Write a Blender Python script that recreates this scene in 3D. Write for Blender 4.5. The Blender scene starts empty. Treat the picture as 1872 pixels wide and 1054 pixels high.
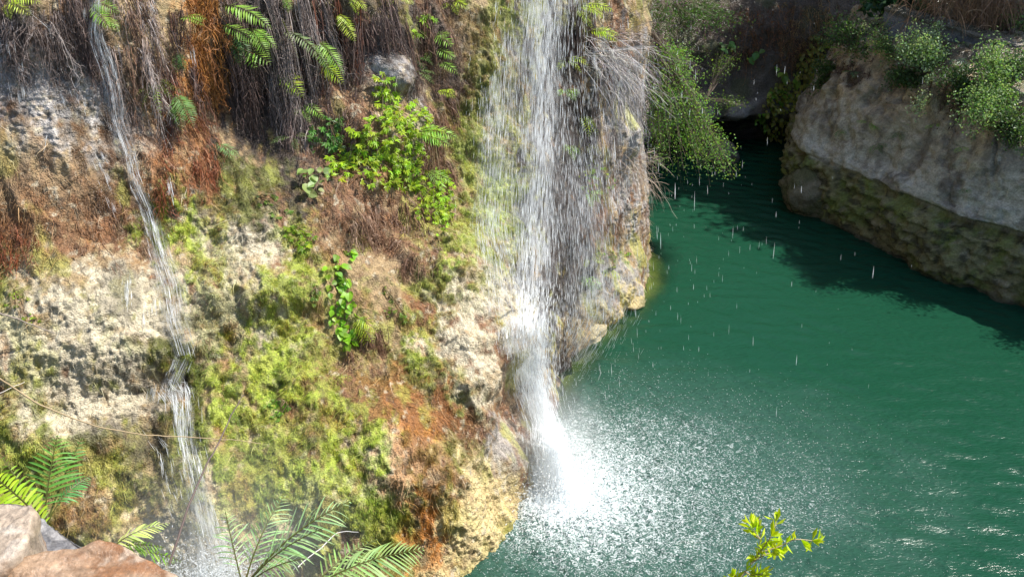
import bpy, math, random, time
import numpy as np
from mathutils import Vector
from mathutils.bvhtree import BVHTree
T0 = time.time()
rng = np.random.default_rng(7)
random.seed(7)
sc = bpy.context.scene
COL = sc.collection
R = math.radians

# ------------------------------------------------------------------ camera
F = 1560.0; CX, CY = 936.0, 527.0
CAM = np.array([0.0, 0.0, 9.0]); PITCH = R(30)
FW = np.array([0, math.cos(PITCH), -math.sin(PITCH)]); UP = np.array([0, math.sin(PITCH), math.cos(PITCH)]); RT = np.array([1.0, 0, 0])
cd = bpy.data.cameras.new('camera'); co = bpy.data.objects.new('camera', cd); COL.objects.link(co)
co.location = CAM; co.rotation_euler = (R(90) - PITCH, 0, 0)
cd.sensor_width = 36; cd.lens = 36 * F / 1872; cd.clip_start = 0.05; cd.clip_end = 500
sc.camera = co
def ray(px, py):
    d = RT * (px - CX) / F - UP * (py - CY) / F + FW
    return d                                   # depth 1 along the view axis
def at(px, py, depth): return CAM + ray(px, py) * depth
def onz(px, py, z):
    d = ray(px, py); return CAM + d * ((z - 9.0) / d[2])
def proj(P):
    q = P - CAM; d = q @ FW
    return CX + F * (q @ RT) / d, CY - F * (q @ UP) / d

# ------------------------------------------------------------------ noise
def _h(ix, iy, iz, s=0):
    h = (ix.astype(np.int64) * 374761393 + iy.astype(np.int64) * 668265263 + iz.astype(np.int64) * 2147483647 + s * 974634777) & 0xFFFFFFFF
    h = (h ^ (h >> 13)) * 1274126177 & 0xFFFFFFFF
    h = (h ^ (h >> 16)) * 2246822519 & 0xFFFFFFFF
    return ((h ^ (h >> 15)) & 0xFFFFFF).astype(np.float32) / float(0xFFFFFF)
def vnoise(P, s=0):
    I = np.floor(P); f = (P - I).astype(np.float32); I = I.astype(np.int64)
    u = f * f * f * (f * (f * 6 - 15) + 10)
    r = 0
    for dx in (0, 1):
        wx = u[:, 0] if dx else 1 - u[:, 0]
        for dy in (0, 1):
            wy = u[:, 1] if dy else 1 - u[:, 1]
            for dz in (0, 1):
                wz = u[:, 2] if dz else 1 - u[:, 2]
                r = r + wx * wy * wz * _h(I[:, 0] + dx, I[:, 1] + dy, I[:, 2] + dz, s)
    return r * 2 - 1
def fbm(P, o=4, s=0, g=.5):
    a, r, n = 1.0, 0, 0
    for i in range(o):
        r = r + a * vnoise(P * (2.03 ** i) + i * 17.3, s + i); n += a; a *= g
    return r / n
def worley(P, s=0):
    I = np.floor(P).astype(np.int64); f = (P - I).astype(np.float32)
    best = np.full(len(P), 9.0, np.float32)
    for dx in (-1, 0, 1):
        for dy in (-1, 0, 1):
            for dz in (-1, 0, 1):
                a, b, c = I[:, 0] + dx, I[:, 1] + dy, I[:, 2] + dz
                q = (dx + _h(a, b, c, s) - f[:, 0]) ** 2 + (dy + _h(a, b, c, s + 1) - f[:, 1]) ** 2 + (dz + _h(a, b, c, s + 2) - f[:, 2]) ** 2
                np.minimum(best, q, out=best)
    return np.sqrt(best)
def sstep(a, b, x):
    t = np.clip((x - a) / (b - a), 0, 1); return t * t * (3 - 2 * t)
def norm(v): return v / (np.linalg.norm(v, axis=-1, keepdims=True) + 1e-9)

# ------------------------------------------------------------------ mesh building
def mesh_np(name, V, faces, col=None, mat=None, parent=None, smooth=False, alpha=None, uv=None):
    """faces: list of (n,k) int arrays"""
    me = bpy.data.meshes.new(name)
    V = np.asarray(V, np.float32)
    me.vertices.add(len(V)); me.vertices.foreach_set('co', V.ravel())
    loops = np.concatenate([f.ravel() for f in faces]).astype(np.int32)
    tot = np.concatenate([np.full(len(f), f.shape[1], np.int32) for f in faces])
    st = np.concatenate([[0], np.cumsum(tot)[:-1]]).astype(np.int32)
    me.loops.add(len(loops)); me.loops.foreach_set('vertex_index', loops)
    me.polygons.add(len(tot)); me.polygons.foreach_set('loop_start', st)
    try: me.polygons.foreach_set('loop_total', tot)
    except Exception: pass
    me.update(calc_edges=True)
    me.polygons.foreach_set('use_smooth', np.full(len(tot), smooth))
    if col is not None:
        a = me.attributes.new('Col', 'FLOAT_COLOR', 'POINT')
        c = np.ones((len(V), 4), np.float32); c[:, :3] = col
        if alpha is not None: c[:, 3] = alpha
        a.data.foreach_set('color', c.ravel())
    if uv is not None:
        l = me.uv_layers.new(name='UVMap')
        l.data.foreach_set('uv', np.asarray(uv, np.float32)[loops].ravel())
    if mat: me.materials.append(mat)
    o = bpy.data.objects.new(name, me); COL.objects.link(o)
    if parent is not None: o.parent = parent
    return o
def tag(o, label=None, cat=None, group=None, kind=None):
    if label: o['label'] = label
    if cat: o['category'] = cat
    if group: o['group'] = group
    if kind: o['kind'] = kind
    return o
def empty(name, loc, label, cat, group=None):
    o = bpy.data.objects.new(name, None); COL.objects.link(o); o.location = loc; o.empty_display_size = .1
    return tag(o, label, cat, group)
class MB:
    """collects vertex / face / colour arrays for one mesh"""
    def __init__(s): s.V, s.Fq, s.Ft, s.C, s.n = [], [], [], [], 0
    def add(s, V, Fs, col):
        V = np.asarray(V, float).reshape(-1, 3)
        for f in Fs:
            f = np.asarray(f)
            (s.Fq if f.shape[1] == 4 else s.Ft).append(f + s.n)
        c = np.asarray(col, float)
        s.C.append(np.broadcast_to(c, V.shape) if c.ndim == 1 else c); s.V.append(V); s.n += len(V)
    def build(s, name, mat, parent=None, smooth=False, local=True):
        V = np.concatenate(s.V); fs = []
        if s.Fq: fs.append(np.concatenate(s.Fq))
        if s.Ft: fs.append(np.concatenate(s.Ft))
        off = np.zeros(3)
        if parent is not None:
            p = parent
            while p is not None: off = off + np.array(p.location); p = p.parent
        o = mesh_np(name, V - off, fs, np.concatenate(s.C), mat, parent, smooth)
        return o
def blades(mb, P, D, S, L, W, col, fold=.25, waist=.45):
    """leaf-like blades: P base, D direction, S side, L length, W half width"""
    n = len(P); D = norm(D); S = norm(S - (S * D).sum(1, keepdims=True) * D); N = np.cross(D, S)
    L = np.broadcast_to(np.asarray(L, float), (n,))[:, None]; W = np.broadcast_to(np.asarray(W, float), (n,))[:, None]
    mid = P + D * L * waist
    V = np.stack([P, mid - S * W + N * W * fold, P + D * L - N * L * .08, mid + S * W + N * W * fold, ], 1)
    i = np.arange(n)[:, None] * 4
    Fs = np.concatenate([i + np.array([[0, 1, 2]]), i + np.array([[0, 2, 3]])])
    c = np.asarray(col, float)
    if c.ndim == 1: c = np.broadcast_to(c, (n, 3))
    mb.add(V.reshape(-1, 3), [Fs], np.repeat(c, 4, 0))
def straps(mb, P, D, S, L, W, col, droop=.25, k=6, prof=None):
    '''ribbon leaflets bending down along their length, slightly folded'''
    n = len(P); D = norm(D); S = norm(S - (S * D).sum(1, keepdims=True) * D); N = np.cross(D, S); N = N * np.where(N[:, 2:3] < 0, -1, 1)
    L = np.broadcast_to(np.asarray(L, float), (n,))[:, None, None]; W = np.broadcast_to(np.asarray(W, float), (n,))[:, None, None]
    t = np.linspace(0, 1, k)[None, :, None]; dr = np.broadcast_to(np.asarray(droop, float), (n,))[:, None, None]
    C = P[:, None] + D[:, None] * L * t * (1 - .25 * dr * t) + np.array([0, 0, -1.0]) * L * dr * t ** 2
    w = (np.sin(np.pi * np.clip(t * .9 + .1, 0, 1)) ** .6 if prof is None else np.interp(t, np.linspace(0, 1, len(prof)), prof)) * W
    V = np.stack([C - S[:, None] * w + N[:, None] * w * .22, C, C + S[:, None] * w + N[:, None] * w * .22], 2)
    b = (np.arange(n) * k * 3)[:, None, None] + (np.arange(k - 1) * 3)[None, :, None] + np.arange(2)[None, None, :]
    q = np.stack([b, b + 1, b + 4, b + 3], -1).reshape(-1, 4)
    c = np.asarray(col, float)
    if c.ndim == 1: c = np.broadcast_to(c, (n, 3))
    mb.add(V.reshape(-1, 3), [q], np.repeat(c, k * 3, 0))
def tubes(mb, PL, RAD, col, sides=3):
    """PL (n,k,3) polylines, RAD (n,k) radii, col (n,3)"""
    n, k, _ = PL.shape
    Tn = np.gradient(PL, axis=1); Tn = norm(Tn)
    ref = norm(rng.normal(size=(n, 1, 3)) * np.ones((1, k, 1)) + np.array([.01, .02, .03]))
    A = norm(np.cross(Tn, ref)); B = np.cross(Tn, A)
    ang = np.arange(sides) * 2 * math.pi / sides
    V = PL[:, :, None, :] + RAD[:, :, None, None] * (np.cos(ang)[None, None, :, None] * A[:, :, None, :] + np.sin(ang)[None, None, :, None] * B[:, :, None, :])
    base = (np.arange(n) * k * sides)[:, None, None] + (np.arange(k - 1) * sides)[None, :, None]
    j = np.arange(sides)[None, None, :]; j2 = (j + 1) % sides
    q = np.stack([base + j, base + j2, base + sides + j2, base + sides + j], -1).reshape(-1, 4)
    c = np.asarray(col, float)
    if c.ndim == 1: c = np.broadcast_to(c, (n, 3))
    mb.add(V.reshape(-1, 3), [q], np.repeat(c, k * sides, 0))
def jit(c, n, a=.25, hue=.08):
    c = np.asarray(c, float)
    return np.clip(c * (1 + rng.uniform(-a, a, (n, 1))) * (1 + rng.uniform(-hue, hue, (n, 3))), .003, .95)

# ------------------------------------------------------------------ materials
def newmat(name):
    m = bpy.data.materials.new(name); m.use_nodes = True; nt = m.node_tree; nt.nodes.clear()
    return m, nt, nt.nodes.new, nt.links.new
def rock_mat(name, bump=.6, fine=38, vor=26, rough=.75, var=.35, vstr=.5, dist=.03):
    m, nt, N, L = newmat(name)
    out = N('ShaderNodeOutputMaterial'); b = N('ShaderNodeBsdfPrincipled')
    a = N('ShaderNodeAttribute'); a.attribute_name = 'Col'
    tc = N('ShaderNodeTexCoord')
    n1 = N('ShaderNodeTexNoise'); n1.inputs['Scale'].default_value = fine; n1.inputs['Detail'].default_value = 6; n1.inputs['Roughness'].default_value = .7
    v1 = N('ShaderNodeTexVoronoi'); v1.inputs['Scale'].default_value = vor
    L(tc.outputs['Object'], n1.inputs['Vector']); L(tc.outputs['Object'], v1.inputs['Vector'])
    mr = N('ShaderNodeMapRange'); mr.inputs['From Min'].default_value = .3; mr.inputs['From Max'].default_value = .7
    mr.inputs['To Min'].default_value = 1 - var; mr.inputs['To Max'].default_value = 1 + var
    L(n1.outputs['Fac'], mr.inputs['Value'])
    mx = N('ShaderNodeVectorMath'); mx.operation = 'SCALE'
    L(a.outputs['Color'], mx.inputs[0]); L(mr.outputs[0], mx.inputs['Scale'])
    L(mx.outputs[0], b.inputs['Base Color'])
    ad = N('ShaderNodeMath'); ad.operation = 'MULTIPLY_ADD'; ad.inputs[1].default_value = vstr
    L(v1.outputs['Distance'], ad.inputs[0]); L(n1.outputs['Fac'], ad.inputs[2])
    bp = N('ShaderNodeBump'); bp.inputs['Strength'].default_value = bump; bp.inputs['Distance'].default_value = dist
    L(ad.outputs[0], bp.inputs['Height']); L(bp.outputs[0], b.inputs['Normal'])
    # wet rock (attribute alpha = wetness) is glossier
    r = N('ShaderNodeMapRange'); r.inputs['To Min'].default_value = rough; r.inputs['To Max'].default_value = .22
    L(a.outputs['Alpha'], r.inputs['Value']); L(r.outputs[0], b.inputs['Roughness'])
    L(b.outputs[0], out.inputs[0])
    return m
def leaf_mat(name, trans=.45, rough=.45):
    m, nt, N, L = newmat(name)
    out = N('ShaderNodeOutputMaterial'); b = N('ShaderNodeBsdfPrincipled'); t = N('ShaderNodeBsdfTranslucent'); mx = N('ShaderNodeMixShader')
    a = N('ShaderNodeAttribute'); a.attribute_name = 'Col'
    b.inputs['Roughness'].default_value = rough
    g = N('ShaderNodeVectorMath'); g.operation = 'MULTIPLY'; g.inputs[1].default_value = (1.5, 1.5, .8)
    L(a.outputs['Color'], b.inputs['Base Color']); L(a.outputs['Color'], g.inputs[0]); L(g.outputs[0], t.inputs['Color'])
    mx.inputs[0].default_value = trans
    L(b.outputs[0], mx.inputs[1]); L(t.outputs[0], mx.inputs[2]); L(mx.outputs[0], out.inputs[0])
    return m
def strand_mat(name, rough=.6):
    m, nt, N, L = newmat(name)
    out = N('ShaderNodeOutputMaterial'); b = N('ShaderNodeBsdfPrincipled'); a = N('ShaderNodeAttribute'); a.attribute_name = 'Col'
    b.inputs['Roughness'].default_value = rough
    L(a.outputs['Color'], b.inputs['Base Color']); L(b.outputs[0], out.inputs[0])
    return m
def drop_mat(name, alpha=.8, white=(.95, .97, .98)):
    m, nt, N, L = newmat(name)
    out = N('ShaderNodeOutputMaterial'); b = N('ShaderNodeBsdfPrincipled'); t = N('ShaderNodeBsdfTranslucent'); mx = N('ShaderNodeMixShader')
    tr = N('ShaderNodeBsdfTransparent'); m2 = N('ShaderNodeMixShader')
    b.inputs['Base Color'].default_value = (*white, 1); b.inputs['Roughness'].default_value = .15
    t.inputs['Color'].default_value = (*white, 1); mx.inputs[0].default_value = .6
    L(b.outputs[0], mx.inputs[1]); L(t.outputs[0], mx.inputs[2])
    m2.inputs[0].default_value = alpha; L(tr.outputs[0], m2.inputs[1]); L(mx.outputs[0], m2.inputs[2]); L(m2.outputs[0], out.inputs[0])
    return m
def veil_mat(name, amount=.55, su=34, sv=1.6):
    m, nt, N, L = newmat(name)
    out = N('ShaderNodeOutputMaterial'); d = N('ShaderNodeBsdfDiffuse'); t = N('ShaderNodeBsdfTranslucent'); mx = N('ShaderNodeMixShader')
    tr = N('ShaderNodeBsdfTransparent'); m2 = N('ShaderNodeMixShader')
    for x in (d, t): x.inputs['Color'].default_value = (.93, .96, .98, 1)
    mx.inputs[0].default_value = .5
    L(d.outputs[0], mx.inputs[1]); L(t.outputs[0], mx.inputs[2])
    uv = N('ShaderNodeUVMap'); mp = N('ShaderNodeMapping'); mp.inputs['Scale'].default_value = (su, sv, 1)
    n = N('ShaderNodeTexNoise'); n.inputs['Scale'].default_value = 1; n.inputs['Detail'].default_value = 5; n.inputs['Roughness'].default_value = .65
    L(uv.outputs[0], mp.inputs[0]); L(mp.outputs[0], n.inputs['Vector'])
    mr = N('ShaderNodeMapRange'); mr.inputs['From Min'].default_value = .42; mr.inputs['From Max'].default_value = .72; mr.inputs['To Max'].default_value = amount; 
    L(n.outputs['Fac'], mr.inputs['Value'])
    a = N('ShaderNodeAttribute'); a.attribute_name = 'Col'
    mu = N('ShaderNodeMath'); mu.operation = 'MULTIPLY'; L(mr.outputs[0], mu.inputs[0]); L(a.outputs['Alpha'], mu.inputs[1]); mu.use_clamp = True
    L(mu.outputs[0], m2.inputs[0]); L(tr.outputs[0], m2.inputs[1]); L(mx.outputs[0], m2.inputs[2]); L(m2.outputs[0], out.inputs[0])
    return m
M_CLIFF = rock_mat('cliff_rock', .9, 48, 42, .7, .5)
M_BANK = rock_mat('sandstone', 1.0, 26, 20, .85, .35, .3, .05)
M_STONE = rock_mat('field_stone', .9, 60, 70, .8, .4, .15, .006)
M_LEAF = leaf_mat('leaf'); M_MOSS = leaf_mat('moss_blade', .3, .6); M_STRAND = strand_mat('root_strand'); M_TWIG = strand_mat('dry_twig', .7)
M_DROP = drop_mat('white_water', .82); M_VEIL = veil_mat('water_veil', .6, 24, 2.6); M_VEIL2 = veil_mat('water_veil_thick', .95, 26, 2.6); M_VEIL3 = veil_mat('water_veil_thin', .6, 60, 3.2)

# ------------------------------------------------------------------ light
SUN_EL, SUN_AZ = 57, 85           # azimuth from +Y towards +X
w = bpy.data.worlds.new('World'); sc.world = w; w.use_nodes = True; nt = w.node_tree
bg = nt.nodes['Background']; sky = nt.nodes.new('ShaderNodeTexSky'); sky.sky_type = 'NISHITA'; sky.sun_disc = False; sky.sun_elevation = R(SUN_EL); sky.sun_rotation = R(SUN_AZ)
nt.links.new(sky.outputs[0], bg.inputs[0]); bg.inputs[1].default_value = .14
sl = bpy.data.lights.new('sun', 'SUN'); sl.energy = 4.8; sl.angle = R(.5); sl.color = (1, .95, .87)
so = bpy.data.objects.new('sun', sl); COL.objects.link(so)
sd = Vector((math.cos(R(SUN_EL)) * math.sin(R(SUN_AZ)), math.cos(R(SUN_EL)) * math.cos(R(SUN_AZ)), math.sin(R(SUN_EL))))
so.rotation_euler = sd.to_track_quat('Z', 'Y').to_euler(); so.location = sd * 30
vs = sc.view_settings; vs.view_transform = 'Standard'; vs.look = 'None'; vs.gamma = 1; vs.exposure = .8; vs.use_curve_mapping = False
sc.cycles.transparent_max_bounces = 24; sc.cycles.max_bounces = 12; sc.cycles.diffuse_bounces = 8; sc.cycles.transmission_bounces = 8; sc.cycles.volume_bounces = 3; sc.cycles.caustics_reflective = False; sc.cycles.caustics_refractive = False
sc.cycles.use_denoising = True
# ------------------------------------------------------------------ left cliff (loft through level curves, then displaced along its normals)
ZL = np.array([0, 2, 4, 7, 9.5])
CP = [  # (z0), (z2), (z4), (z7), (z9.5)
    [(-12, 4.5), (-12, 5.6), (-12, 7.0), (-12, 8.0), (-12, 8.4)],
    [(-6.5, 6.0), (-6.5, 7.5), (-6.5, 9.1), (-6.6, 10.0), (-6.7, 10.4)],
    [(-3.5, 6.9), (-3.6, 8.4), (-3.9, 10.2), (-4.2, 11.3), (-4.3, 11.7)],
    [(-1.3, 7.5), (-1.5, 9.0), (-1.9, 11), (-2.2, 12.3), (-2.3, 12.7)],
    [(-.2, 8.3), (-.4, 9.6), (-.9, 11.8), (-1.2, 13.3), (-1.3, 13.8)],
    [(.25, 9.7), (.0, 10.7), (-.1, 12.6), (-.2, 14.1), (-.2, 14.6)],
    [(.75, 12.0), (.6, 12.6), (.5, 13.6), (.5, 14.7), (.5, 15.2)],
    [(1.9, 14.3), (1.7, 14.6), (1.6, 15.0), (1.6, 15.6), (1.6, 16)],
    [(2.75, 15.6), (2.55, 15.9), (2.4, 16.2), (2.4, 16.6), (2.4, 17)],
    [(3.05, 17.0), (2.8, 17.1), (2.7, 17.3), (2.75, 17.5), (2.7, 17.8)],
    [(2.5, 18.4)] * 5, [(2.5, 20.2)] * 5, [(3.3, 22.2)] * 5, [(4.0, 24.5)] * 5]
CP = np.array(CP, float)
seg = [60, 210, 200, 120, 110, 150, 140, 90, 80, 60, 40, 40, 40]
def catmull(C, seg):
    out = []
    n = len(C)
    for i in range(n - 1):
        p0, p1, p2, p3 = C[max(i - 1, 0)], C[i], C[i + 1], C[min(i + 2, n - 1)]
        t = np.linspace(0, 1, seg[i], endpoint=False).reshape(-1, *([1] * (C.ndim - 1)))
        out.append(.5 * (2 * p1 + (p2 - p0) * t + (2 * p0 - 5 * p1 + 4 * p2 - p3) * t ** 2 + (3 * p1 - p0 - 3 * p2 + p3) * t ** 3))
    out.append(C[-1:])
    return np.concatenate(out)
def hermite(zs, Z, Y):   # Y (nz, ...) through Z
    m = np.gradient(Y, Z, axis=0)
    i = np.clip(np.searchsorted(Z, zs) - 1, 0, len(Z) - 2); h = (Z[i + 1] - Z[i]); t = (zs - Z[i]) / h
    sh = (-1,) + (1,) * (Y.ndim - 1); t, h = t.reshape(sh), h.reshape(sh)
    return (2 * t ** 3 - 3 * t ** 2 + 1) * Y[i] + (t ** 3 - 2 * t ** 2 + t) * h * m[i] + (-2 * t ** 3 + 3 * t ** 2) * Y[i + 1] + (t ** 3 - t ** 2) * h * m[i + 1]
cols = catmull(CP, seg)                                # (nc, 5, 2)
zs = np.concatenate([np.linspace(-1.2, 0, 16, endpoint=False), np.linspace(0, 7.4, 500, endpoint=False), np.linspace(7.4, 9.5, 24)])
Lv = np.moveaxis(cols, 1, 0)
XY = hermite(np.maximum(zs, 0), ZL, Lv)                 # (nz, nc, 2)
XY[zs < 0] = Lv[0] - (Lv[1] - Lv[0]) * .25 * (-zs[zs < 0])[:, None, None]
G = np.concatenate([XY, np.broadcast_to(zs[:, None, None], XY.shape[:2] + (1,))], -1)
nz, nc = G.shape[:2]
def grid_normals(G):
    return norm(np.cross(np.gradient(G, axis=1), np.gradient(G, axis=0)))
NG = grid_normals(G)
P0 = G.reshape(-1, 3)
def bvh_of(G, st=4):
    H = G[::st, ::st]; a, b = H.shape[:2]
    idx = np.arange(a * b).reshape(a, b)
    q = np.stack([idx[:-1, :-1], idx[:-1, 1:], idx[1:, 1:], idx[1:, :-1]], -1).reshape(-1, 4)
    return BVHTree.FromPolygons([Vector(v) for v in H.reshape(-1, 3)], [tuple(map(int, f)) for f in q])
def hit(bvh, px, py):
    d = Vector(ray(px, py)).normalized()
    p, n, i, t = bvh.ray_cast(Vector(CAM), d)
    if p is None: return None, None
    if n.dot(d) > 0: n = -n
    return np.array(p), np.array(n)
b0 = bvh_of(G, 6)
PX, PY = proj(P0)
# large forms: (px, py, radius m, amplitude m, undercut)
BULGES = [(170, 620, 1.15, .55, 1), (60, 760, .6, .2, 0), (470, 540, .7, .35, 1), (640, 800, 1.0, .4, 0), (865, 610, .55, .22, 1), (930, 615, .5, .35, 0), (880, 700, .5, .2, 1), (770, 860, .5, .10, 0),
          (905, 960, .6, .06, 0), (400, 930, .7, .4, 0), (475, 190, .8, -.4, 0), (600, 90, .6, -.2, 0), (345, 705, .4, -.2, 0), (250, 830, .5, -.1, 0), (700, 430, .5, -.15, 0), (725, 150, .4, .3, 1), (690, 250, .5, .2, 1),
          (440, 420, .4, .2, 1), (120, 300, .8, .2, 0), (1060, 560, .5, -.15, 0), (1150, 250, .5, .25, 0), (1120, 480, .3, .15, 1), (560, 930, .6, .2, 0), (690, 640, .4, -.12, 0), (290, 420, .6, .15, 0), (820, 480, .5, .15, 0), (960, 300, .6, .15, 0)]
D = np.zeros(len(P0), np.float32)
for (px, py, r, amp, uc) in BULGES:
    c, _ = hit(b0, px, py)
    if c is None: continue
    q = P0 - c
    if uc: q = q * np.where(q[:, 2:3] < 0, np.array([[1, 1.6, 2.4]]), np.array([[1, 1, 1]]))
    D += amp * np.exp(-((q ** 2).sum(1) / r ** 2) ** 1.4)
D += .26 * fbm(P0 * .8, 3, 1) + .10 * fbm(P0 * [2.6, 2.6, 1.6], 3, 5)
rid = 1 - np.abs(fbm(P0 * [2.2, 2.2, .7], 3, 11)) * 2
D += .09 * (rid - .5)

# --- colour patches: tufa, moss, algae, roots; DARK is wet wall plus painted recess shade
TUFA, TAN, BROWN, DARK, LIME, OLIVE, ORANGE, RUST, GREY, CREAM, PALE = (.53, .465, .33), (.35, .25, .13), (.20, .10, .048), (.05, .036, .028), (.32, .385, .05), (.18, .19, .04), (.44, .17, .03), (.27, .115, .035), (.34, .32, .30), (.56, .45, .22), (.42, .39, .36)
# px, py, rx, ry, angle, colour, strength
PATCH = [
    (60, 150, 130, 110, 0, PALE, 1, ), (190, 240, 110, 90, 20, PALE, 1), (100, 330, 190, 90, 0, TAN, .9), (110, 380, 200, 120, 0, BROWN, .55),
    (330, 280, 110, 150, 0, RUST, .8), (365, 90, 55, 140, 0, ORANGE, 1.1), (350, 330, 110, 60, 0, RUST, 1), (270, 60, 70, 120, 0, TAN, .8), (390, 360, 120, 60, 0, BROWN, .8),
    (40, 430, 120, 60, 0, RUST, .6), (40, 590, 110, 80, -20, RUST, .9), (90, 540, 100, 60, 0, TAN, .9), (60, 520, 90, 40, 0, OLIVE, .8), (20, 500, 60, 60, 0, OLIVE, .7),
    (200, 450, 140, 70, 0, BROWN, .7), (180, 500, 120, 50, 0, TAN, .9),
    (200, 620, 240, 120, -12, TUFA, 1.2), (120, 740, 170, 90, -10, TUFA, 1.1), (290, 560, 120, 60, 0, TUFA, 1), (20, 790, 80, 90, 0, OLIVE, .9), (60, 850, 120, 60, 0, LIME, .7),
    (350, 430, 90, 80, 20, LIME, 1.0), (400, 470, 60, 60, 0, LIME, .8), (450, 450, 90, 60, 0, TUFA, 1), (490, 580, 120, 110, 20, TUFA, 1.1), (400, 590, 80, 80, 0, OLIVE, .6), (545, 500, 60, 140, 10, LIME, .9), (570, 610, 60, 80, 0, OLIVE, .7), (610, 520, 40, 60, 0, LIME, .8),
    (340, 700, 80, 70, 0, DARK, .9), (350, 640, 50, 30, 0, OLIVE, .8), (270, 820, 130, 45, 0, DARK, .7), (230, 930, 130, 80, 0, OLIVE, 1.1), (170, 890, 60, 50, 0, BROWN, .8), (340, 770, 60, 60, 0, OLIVE, .8), (330, 850, 60, 50, 0, OLIVE, .7),  # DARK here paints the shade beneath the tufa shelf
    (410, 950, 140, 110, 0, CREAM, 1.1), (330, 1000, 80, 60, 0, TUFA, 1), (390, 860, 60, 60, 0, TUFA, .8), (430, 760, 80, 100, 0, LIME, .9), (520, 690, 120, 80, 0, OLIVE, .9), (600, 740, 150, 130, 15, LIME, 1.1), (690, 840, 150, 130, 30, LIME, 1.2), (540, 860, 150, 120, 0, LIME, 1.0), (480, 820, 60, 60, 0, OLIVE, .7), (580, 790, 70, 30, 20, OLIVE, .8), (620, 900, 40, 30, 0, TUFA, .8), (650, 870, 30, 25, 0, TUFA, .8),
    (680, 900, 90, 70, 0, LIME, .9), (560, 970, 120, 50, 0, TUFA, .7), (700, 960, 100, 60, 0, LIME, .9), (740, 1000, 60, 60, 0, OLIVE, .5),
    (650, 680, 70, 110, 25, BROWN, 1), (700, 610, 90, 80, 0, TAN, .8), (710, 440, 150, 90, 0, BROWN, 1), (790, 500, 50, 110, 0, BROWN, 1), (600, 440, 60, 60, 0, BROWN, .7), (760, 560, 70, 50, 0, RUST, .5), (690, 500, 90, 50, 0, TAN, .9),
    (760, 700, 120, 70, 30, OLIVE, .9), (770, 640, 50, 60, 0, LIME, .7), (830, 520, 50, 90, 0, OLIVE, 1), (840, 420, 35, 90, 0, LIME, .9), (850, 190, 50, 190, 0, OLIVE, 1.0), (880, 100, 50, 80, 0, OLIVE, .9), (855, 270, 40, 60, 0, LIME, .8), (820, 60, 60, 80, 0, BROWN, .7), (790, 340, 50, 80, 0, TAN, .8),
    (870, 560, 55, 80, 20, TUFA, 1), (850, 650, 70, 40, 30, TUFA, 1.1), (880, 720, 60, 60, 30, TUFA, .9), (830, 730, 40, 40, 0, OLIVE, .8), (850, 790, 70, 50, 0, BROWN, .7), (770, 790, 60, 70, 20, ORANGE, .9), (760, 860, 80, 60, 20, TUFA, .9), (765, 850, 60, 70, 30, ORANGE, .6), (830, 900, 55, 120, 0, RUST, 1.2), (800, 760, 90, 50, 30, RUST, .9), (850, 830, 50, 60, 0, BROWN, .9), (720, 730, 80, 50, 35, RUST, .7), (800, 980, 60, 80, 0, ORANGE, 1.1), (830, 850, 60, 40, 0, OLIVE, .7), (900, 960, 80, 110, 10, CREAM, 1.2), (920, 880, 50, 60, 0, CREAM, 1), (870, 1040, 70, 60, 0, CREAM, 1.1), (930, 800, 40, 60, 0, GREY, .8),
    (910, 300, 70, 160, 0, OLIVE, .9), (905, 330, 45, 70, 0, TUFA, .5), (900, 450, 60, 120, 0, TUFA, .5), (940, 400, 60, 160, 0, OLIVE, .9), (890, 380, 40, 120, 0, LIME, .7), (920, 180, 40, 120, 0, OLIVE, .8), (910, 520, 50, 70, 0, OLIVE, .7), (940, 580, 60, 70, 0, TUFA, .9), (960, 680, 60, 60, 0, TAN, .8),
    (1040, 400, 75, 330, 0, DARK, 1.5), (1060, 560, 90, 90, 0, DARK, 1.6), (1030, 150, 60, 170, 0, DARK, 1.3), (985, 300, 40, 200, 0, DARK, 1.0), (1150, 250, 40, 170, 0, GREY, 1.1), (1155, 390, 35, 60, 0, PALE, 1.0), (1110, 430, 50, 70, 0, BROWN, 1), (1140, 480, 50, 40, 0, TAN, .8), (1120, 520, 60, 50, 0, GREY, .9), (1090, 600, 60, 40, 0, TAN, 1.0), (1160, 545, 40, 25, 0, CREAM, 1.0), (1120, 580, 60, 40, 0, OLIVE, .5),
    (720, 130, 60, 90, 0, GREY, 1.1), (760, 200, 50, 80, 0, GREY, .8), (690, 220, 60, 50, 0, TAN, .9), (470, 180, 90, 190, 10, DARK, 1.1), (560, 150, 60, 150, 0, DARK, .9), (600, 60, 120, 100, 0, DARK, .8), (520, 330, 60, 90, 0, DARK, .9), (450, 330, 60, 60, 0, OLIVE, .7), (640, 250, 60, 100, 0, BROWN, .9), (800, 240, 40, 160, 0, BROWN, 1), (780, 90, 60, 90, 0, DARK, .8), (30, 40, 80, 50, 0, DARK, .7), (130, 60, 70, 60, 0, BROWN, .7), (230, 180, 40, 120, 0, DARK, .5)]
wx = 46 * fbm(P0 * 1.6, 3, 21) + 26 * fbm(P0 * 6, 2, 22); wy = 46 * fbm(P0 * 1.6, 3, 25) + 26 * fbm(P0 * 6, 2, 26)
brk = fbm(P0 * [7, 7, 3.5], 4, 31) ; brk2 = fbm(P0 * 14, 3, 35)
base_n = fbm(P0 * [1.6, 1.6, .8], 4, 41)
col = np.empty((len(P0), 3), np.float32); col[:] = TAN
def paint(c, w):
    global col
    col += (np.asarray(c, np.float32) - col) * np.clip(w, 0, 1)[:, None]
paint(BROWN, sstep(-.1, .25, base_n)); paint(OLIVE, sstep(.05, .4, fbm(P0 * [1.2, 1.2, .7], 4, 47)))
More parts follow.
